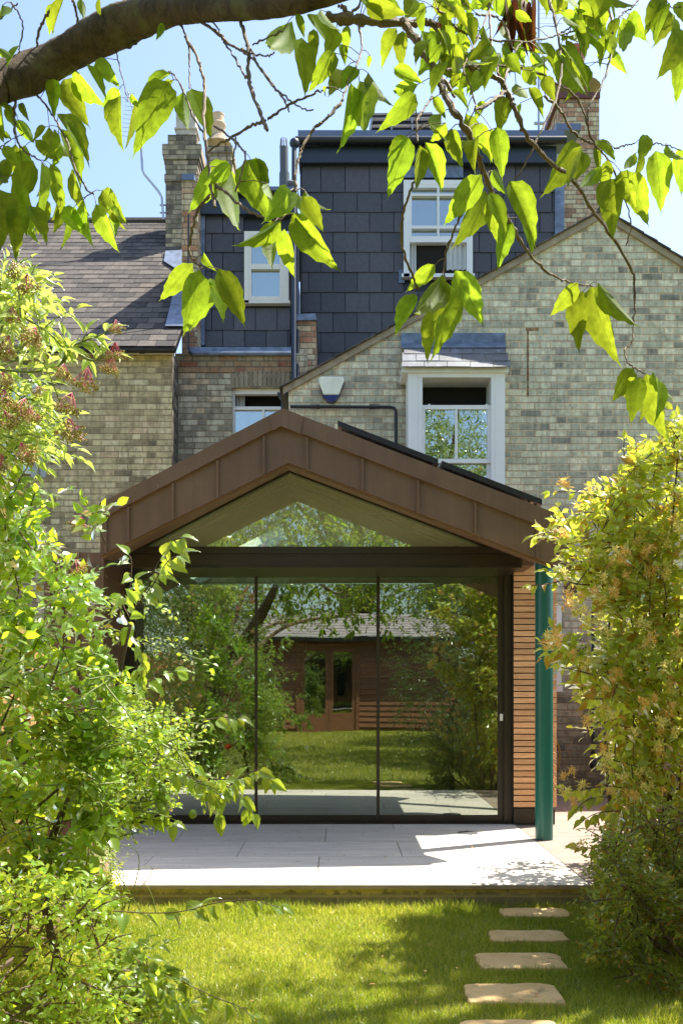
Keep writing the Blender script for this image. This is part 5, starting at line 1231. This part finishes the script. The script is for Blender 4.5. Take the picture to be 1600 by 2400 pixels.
fl += [(c9(*p)) for p in ((740, 740), (790, 820), (1150, 700), (1420, 480), (1450, 560), (1380, 300), (1450, 720), (1400, 800), (1340, 900), (1300, 1150), (1330, 1230), (720, 1190), (760, 1270), (730, 1400), (280, 1480), (370, 1420), (290, 1640), (480, 1590), (380, 1770), (960, 1660), (1180, 1590), (1040, 1000), (820, 450), (540, 880), (460, 600), (740, 1050), (1360, 1640), (780, 1640), (930, 1490), (1110, 1430), (1250, 650), (720, 530), (400, 2240), (480, 2220), (960, 2200), (1330, 1000), (1480, 1000), (520, 270), (380, 150), (850, 360), (1500, 150), (1160, 50), (200, 60), (110, 50), (1420, 2150), (1210, 1440), (1040, 1700))]
fp = []
for i, q in enumerate(fl[:92]):
    p = np.array(P(*q, 5.02+g.uniform(-.15, .12)))
    if i < 4:
        e = leaves('flower_cluster', *flower(90+i).cat(), 'petal_orange' if i in (1, 2) else 'petal', hon); e.data.transform(Matrix.Translation(Vector(e.location)+wloc(hon))); fp.append(e)
    else: e = fp[i % 4].copy(); C.objects.link(e); e.parent = hon
    s_ = g.uniform(.6, 1.0); e.scale = (s_, s_, s_); e.location = Vector(p)-wloc(hon); e.rotation_euler = (g.uniform(-.5, .5), g.uniform(-.5, .5), g.uniform(0, 6))
dark, cd_, g = hedge('spirea_bush', 'dense low bush with fine leaves and a few pink flower heads at the lower right', 'bush', (1.9, 4.6, 0),
    [(1400, 1960), (1440, 1930), (1500, 1880), (1660, 1880), (1660, 2440), (1500, 2440), (1470, 2350), (1450, 2280), (1400, 2200), (1392, 2120), (1385, 2050)], 4.1, 5.3, 1600, .040, .44, 'dark_leaf', 91, tl=.15, nl=8, jit=.6, inset=16, gap=-.6,
    extra=[((2.2, 4.6, .7), (.5, .6, .7), 300), ((1.9, 4.0, .4), (.35, .4, .4), 200)])
lf = Leaf(); k_ = [c9(*p) for p in ((1520, 1960), (1310, 1810), (1150, 1930), (1250, 1975), (1400, 1370), (1540, 1990))]
for q in k_:
    c_ = np.array(P(*q, 4.75)); u = nrmz(g.normal(size=(40, 3))); lf.add(c_+u*.012, u, g.normal(size=(40, 3)), np.full(40, .010), np.full(40, .008)); leaves('flower_head', *lf.cat(), 'petal_pink', dark); lf = Leaf()
edge, _, g = hedge('hypericum_plant', 'leafy plant with a few yellow flowers leaning over the lawn at right', 'plant', (1.5, 4.4, 0),
    [(1385, 2060), (1420, 2040), (1470, 2150), (1480, 2260), (1440, 2280), (1370, 2260), (1390, 2180)], 4.3, 4.9, 150, .04, .5, 'honey_leaf', 95, tl=.15, nl=7, sm='stem_green', sr=.004)
lf = Leaf()
for q in ((1391, 2245), (1375, 2250), (1470, 2255), (1466, 2120), (1465, 2135), (1448, 2235), (1420, 2175)):
    lf = Leaf(); c_ = np.array(P(*q, 4.35)); u = nrmz(g.normal(size=(12, 3))); lf.add(np.repeat(c_[None], 12, 0), u, g.normal(size=(12, 3)), np.full(12, .020), np.full(12, .012))
    leaves('flower', *lf.cat(), 'petal', edge)

# ================================================================== garden behind the eye: it shows in the glass
def bush(name, lab, blobs, n, leafL, wr, mat, seed, grp, base):
    g = np.random.default_rng(seed); th = thing(name, lab, 'bush', base, grp); lf = Leaf(); st = MB()
    for (c_, r_) in blobs:
        e, u = ellip(g, n, c_, r_, .35); sprays(lf, g, e, u+g.normal(size=u.shape)*.4+np.array([0, 0, .1]), .3, 7, leafL, wr, droop=.5, stems=(st, 6))
        stem_set(st, base, e[:5], .02, g)
    leaves('foliage', *lf.cat(), mat, th); st.build('stems', 'stem', th)
G1 = 'bushes along the rear lawn'
bush('laurel_bush', 'large leafy bush along the left of the lawn, mirrored in the left door', [((-2.0, 2.2, 1.4), (.85, .8, 1.6)), ((-2.1, .2, 1.4), (.9, .9, 1.6))], 360, .08, .42, 'back_leaf', 101, G1, (-2.3, 1.5, 0))
bush('laurel_bush', 'rounded bush further back on the left, mirrored beside the middle door', [((-2.1, -2.0, 1.4), (1.0, 1.0, 1.8)), ((-2.6, -4.4, 1.3), (1.1, 1.2, 1.6))], 360, .08, .42, 'back_leaf', 102, G1, (-2.7, -2.6, 0))
bush('laurel_bush', 'dark bush by the right side of the lawn, mirrored in the right door', [((2.45, 1.7, 1.4), (.8, 1.0, 1.6)), ((1.85, -1.0, 1.6), (1.0, 1.1, 1.9))], 520, .07, .42, 'back_leaf', 103, G1, (2.6, .4, 0))
bush('laurel_bush', 'bush in front of the shed corner, mirrored right of the shed doors', [((2.3, -4.0, 1.5), (1.2, 1.3, 1.9)), ((2.9, -6.8, 1.2), (1.0, 1.2, 1.4))], 300, .08, .42, 'back_leaf', 104, G1, (2.9, -5.2, 0))
def tree(lab, x, y, h, cr, n, seed, leafL=.14, low=.35):
    g = np.random.default_rng(seed); th = thing('garden_tree', lab, 'tree', (x, y, 0), 'trees behind the shed'); lf = Leaf(); st = MB()
    for k in range(9):
        a = g.uniform(0, 6.28); c_ = np.array([x+math.cos(a)*cr*.55, y+math.sin(a)*cr*.45, h*(low+(1-low)*g.uniform(.1, .85))]); r_ = np.array([cr*.55, cr*.5, h*.22])
        e, u = ellip(g, n, c_, r_, .3); sprays(lf, g, e, u+g.normal(size=u.shape)*.4, .6, 9, leafL*1.15, .36, droop=.9, stems=(st, 8))
        q, r = smooth_path([np.array((x, y, h*.15)), np.array((x, y, h*.4))*.6+c_*.4, c_], [.14, .04], 5); st.tube(q, r, 6)
    leaves('foliage', *lf.cat(), 'back_leaf', th)
    b = MB().tube([(x, y, -.1), (x+.1, y, h*.3), (x, y+.1, h*.6)], [.02*h, .016*h, .01*h], 10); b.v += []; b.build('trunk', 'bark', th, smooth=True); st.build('limbs', 'stem', th)
tree('broad drooping tree behind the left end of the shed', -4.2, -13.5, 9, 3.8, 210, 111)
tree('tall tree rising behind the middle of the shed', .6, -15.5, 11, 4.2, 237, 112)
tree('tree behind the right end of the shed', 5.2, -13.0, 9.5, 3.8, 210, 113)
tree('tree leaning over the left fence behind the lawn', -5.2, -5.0, 7, 2.4, 168, 114, .11)
tree('leafy tree filling the left corner of the garden near the house', -4.7, -.6, 6.5, 2.0, 170, 118, .10, .15)
tree('wide crowned tree beside the right end of the lawn, added to shade it', 4.9, .8, 7.5, 2.4, 130, 119, .11, .4)  # added for the shade its crown throws on the rear lawn
tree('tree leaning over the right fence behind the lawn', 5.2, -4.0, 7.5, 2.5, 182, 115, .11)
tree('very tall tree far behind the right half of the shed', 3.4, -14.5, 14, 4.0, 240, 116, .15, .4)
tree('unseen light crowned tree beside the right hand bushes, added to shade the lawn', 3.35, 5.4, 7.6, .9, 22, 117, .11, .6)  # out of view; added to cast dappled shade on the lawn
# shed
shed = thing('garden_shed', 'brown timber garden shed with glazed double doors, mirrored in the glass', 'shed', (0, -10.2, 0)); SY = -10.0
b = MB(); z = .1; k = 0
while z < 2.5:
    for x0, x1 in ((-3.4, -1.15), (.62, 3.4)): b.quadslab((x1, SY+.03, z), (x0, SY+.03, z), (x0, SY+.006, z+.165), (x1, SY+.006, z+.165), .02)
    z += .155
b.build('boards', 'shedwood', shed)
MB().box(-3.4, 3.4, SY-2.6, SY-.02, 0, 2.6).build('wall', 'shedwood_d', shed)
b = MB()
for i in range(9):
    x = -3.9
    while x < 3.9: b.quadslab((x+.3, SY+.45-i*.19, 2.66+i*.085+.012), (x, SY+.45-i*.19, 2.66+i*.085+.012), (x, SY+.45-(i+1)*.19, 2.66+(i+1)*.085), (x+.3, SY+.45-(i+1)*.19, 2.66+(i+1)*.085), .012); x += .302
b.build('roof', 'shedslate', shed); MB().box(-3.9, 3.9, SY+.40, SY+.44, 2.54, 2.65).build('fascia_board', 'black_metal', shed)
b = MB().box(-1.15, -1.05, SY-.02, SY+.05, 0, 2.5).box(.52, .62, SY-.02, SY+.05, 0, 2.5).box(-1.05, .52, SY-.02, SY+.05, 2.4, 2.5); b.build('door_frame', 'shedwood', shed)
for x0, x1 in ((-1.045, -.27), (-.26, .515)):
    d = MB().box(x0, x0+.11, SY-.01, SY+.03, .02, 2.39).box(x1-.11, x1, SY-.01, SY+.03, .02, 2.39).box(x0+.11, x1-.11, SY-.01, SY+.03, .02, .5).box(x0+.11, x1-.11, SY-.01, SY+.03, 2.27, 2.39).build('door', 'shedwood', shed)
    MB().box(x0+.11, x1-.11, SY, SY+.005, .5, 2.27).build('pane', 'glass_win', d)
# fences
def fence(x, y0, y1, h, sgn, lab):
    th = thing('board_fence', lab, 'fence', (x, (y0+y1)/2, 0)); b = MB(); y = y0; r = random.Random(3)
    while y < y1: b.box(x-.01, x+.01, y, y+.118, .05, h+r.uniform(-.01, .01)); y += .122
    b.build('boards', 'fence', th); b = MB()
    for y in np.arange(y0, y1, 1.83): b.box(x+sgn*.012, x+sgn*.09, y, y+.09, 0, h+.1)
    for z in (.4, h-.3): b.box(x+sgn*.012, x+sgn*.05, y0, y1, z, z+.06)
    b.build('posts_and_rails', 'fence', th)
fence(-3.35, -12, 11.2, 1.85, 1, 'golden close board fence along the left side of the garden')
fence(3.75, -12, 10.2, 1.85, -1, 'golden close board fence along the right side of the garden')

# ================================================================== lawn grass
g = np.random.default_rng(7)
def blades(n, x0, x1, y0, y1, hmin, hmax, w):
    x = g.uniform(x0, x1, n); y = g.uniform(y0, y1, n); ok = np.ones(n, bool)
    for (a, c, d, e) in STONES: ok &= ~((x > a-.0) & (x < c+.0) & (y > d+.012) & (y < e-.0))
    x, y = x[ok], y[ok]; n = len(x); clump = .5+.5*np.sin(x*9+np.sin(y*7)*2)*np.sin(y*11+x*3)
    h = g.uniform(hmin, hmax, n)*(.75+.5*clump)
    d = np.stack([g.normal(0, .42, n), g.normal(0, .42, n), np.ones(n)], 1); nn = np.stack([g.normal(0, 1, n), g.normal(0, 1, n), np.zeros(n)], 1)
    return np.stack([x, y, np.zeros(n)], 1), d, nn, h, np.full(n, w)
GV = np.array([(-.5, 0, 0), (.5, 0, 0), (-.32, .55, .04), (.32, .55, .04), (0, 1, .22)]); GF = [(0, 1, 3, 2), (2, 3, 4)]
A = [blades(210000, -2.1, 2.5, 3.35, 5.70, .016, .044, .0036), blades(9000, -2.1, 1.6, 5.55, 5.70, .04, .085, .004), blades(70000, -2.6, 2.9, -9.8, 3.35, .03, .06, .009)]
for (a, c, d_, e) in STONES: A.append(blades(260, a-.03, c+.03, d_-.05, d_+.005, .025, .055, .004))
lawn = leaves('lawn_grass', *[np.concatenate([a[i] for a in A]) for i in range(5)], 'grass', None, tv=GV, tf=GF, curl=g.uniform(0, 2, sum(len(a[0]) for a in A)))
tag(lawn, 'short sunlit lawn grass between the borders', 'grass', kind='stuff')

# odd fallen leaves on the paving and the lawn
g = np.random.default_rng(19); lf = Leaf(); n = 90
x = g.uniform(-1.6, 2.4, n); y = g.uniform(3.8, 7.9, n); z = np.where(y > 5.72, PT+.004, .035); l = g.uniform(.012, .035, n)
lf.add(np.stack([x, y, z], 1), np.stack([g.normal(size=n), g.normal(size=n), g.uniform(0, .25, n)], 1), np.tile([0, 0, 1.], (n, 1))+g.normal(size=(n, 3))*.2, l, l*.5)
tag(leaves('leaf_litter', *lf.cat(), 'allium', None), 'small dry fallen leaves scattered over the patio and lawn', 'leaf litter', kind='stuff')
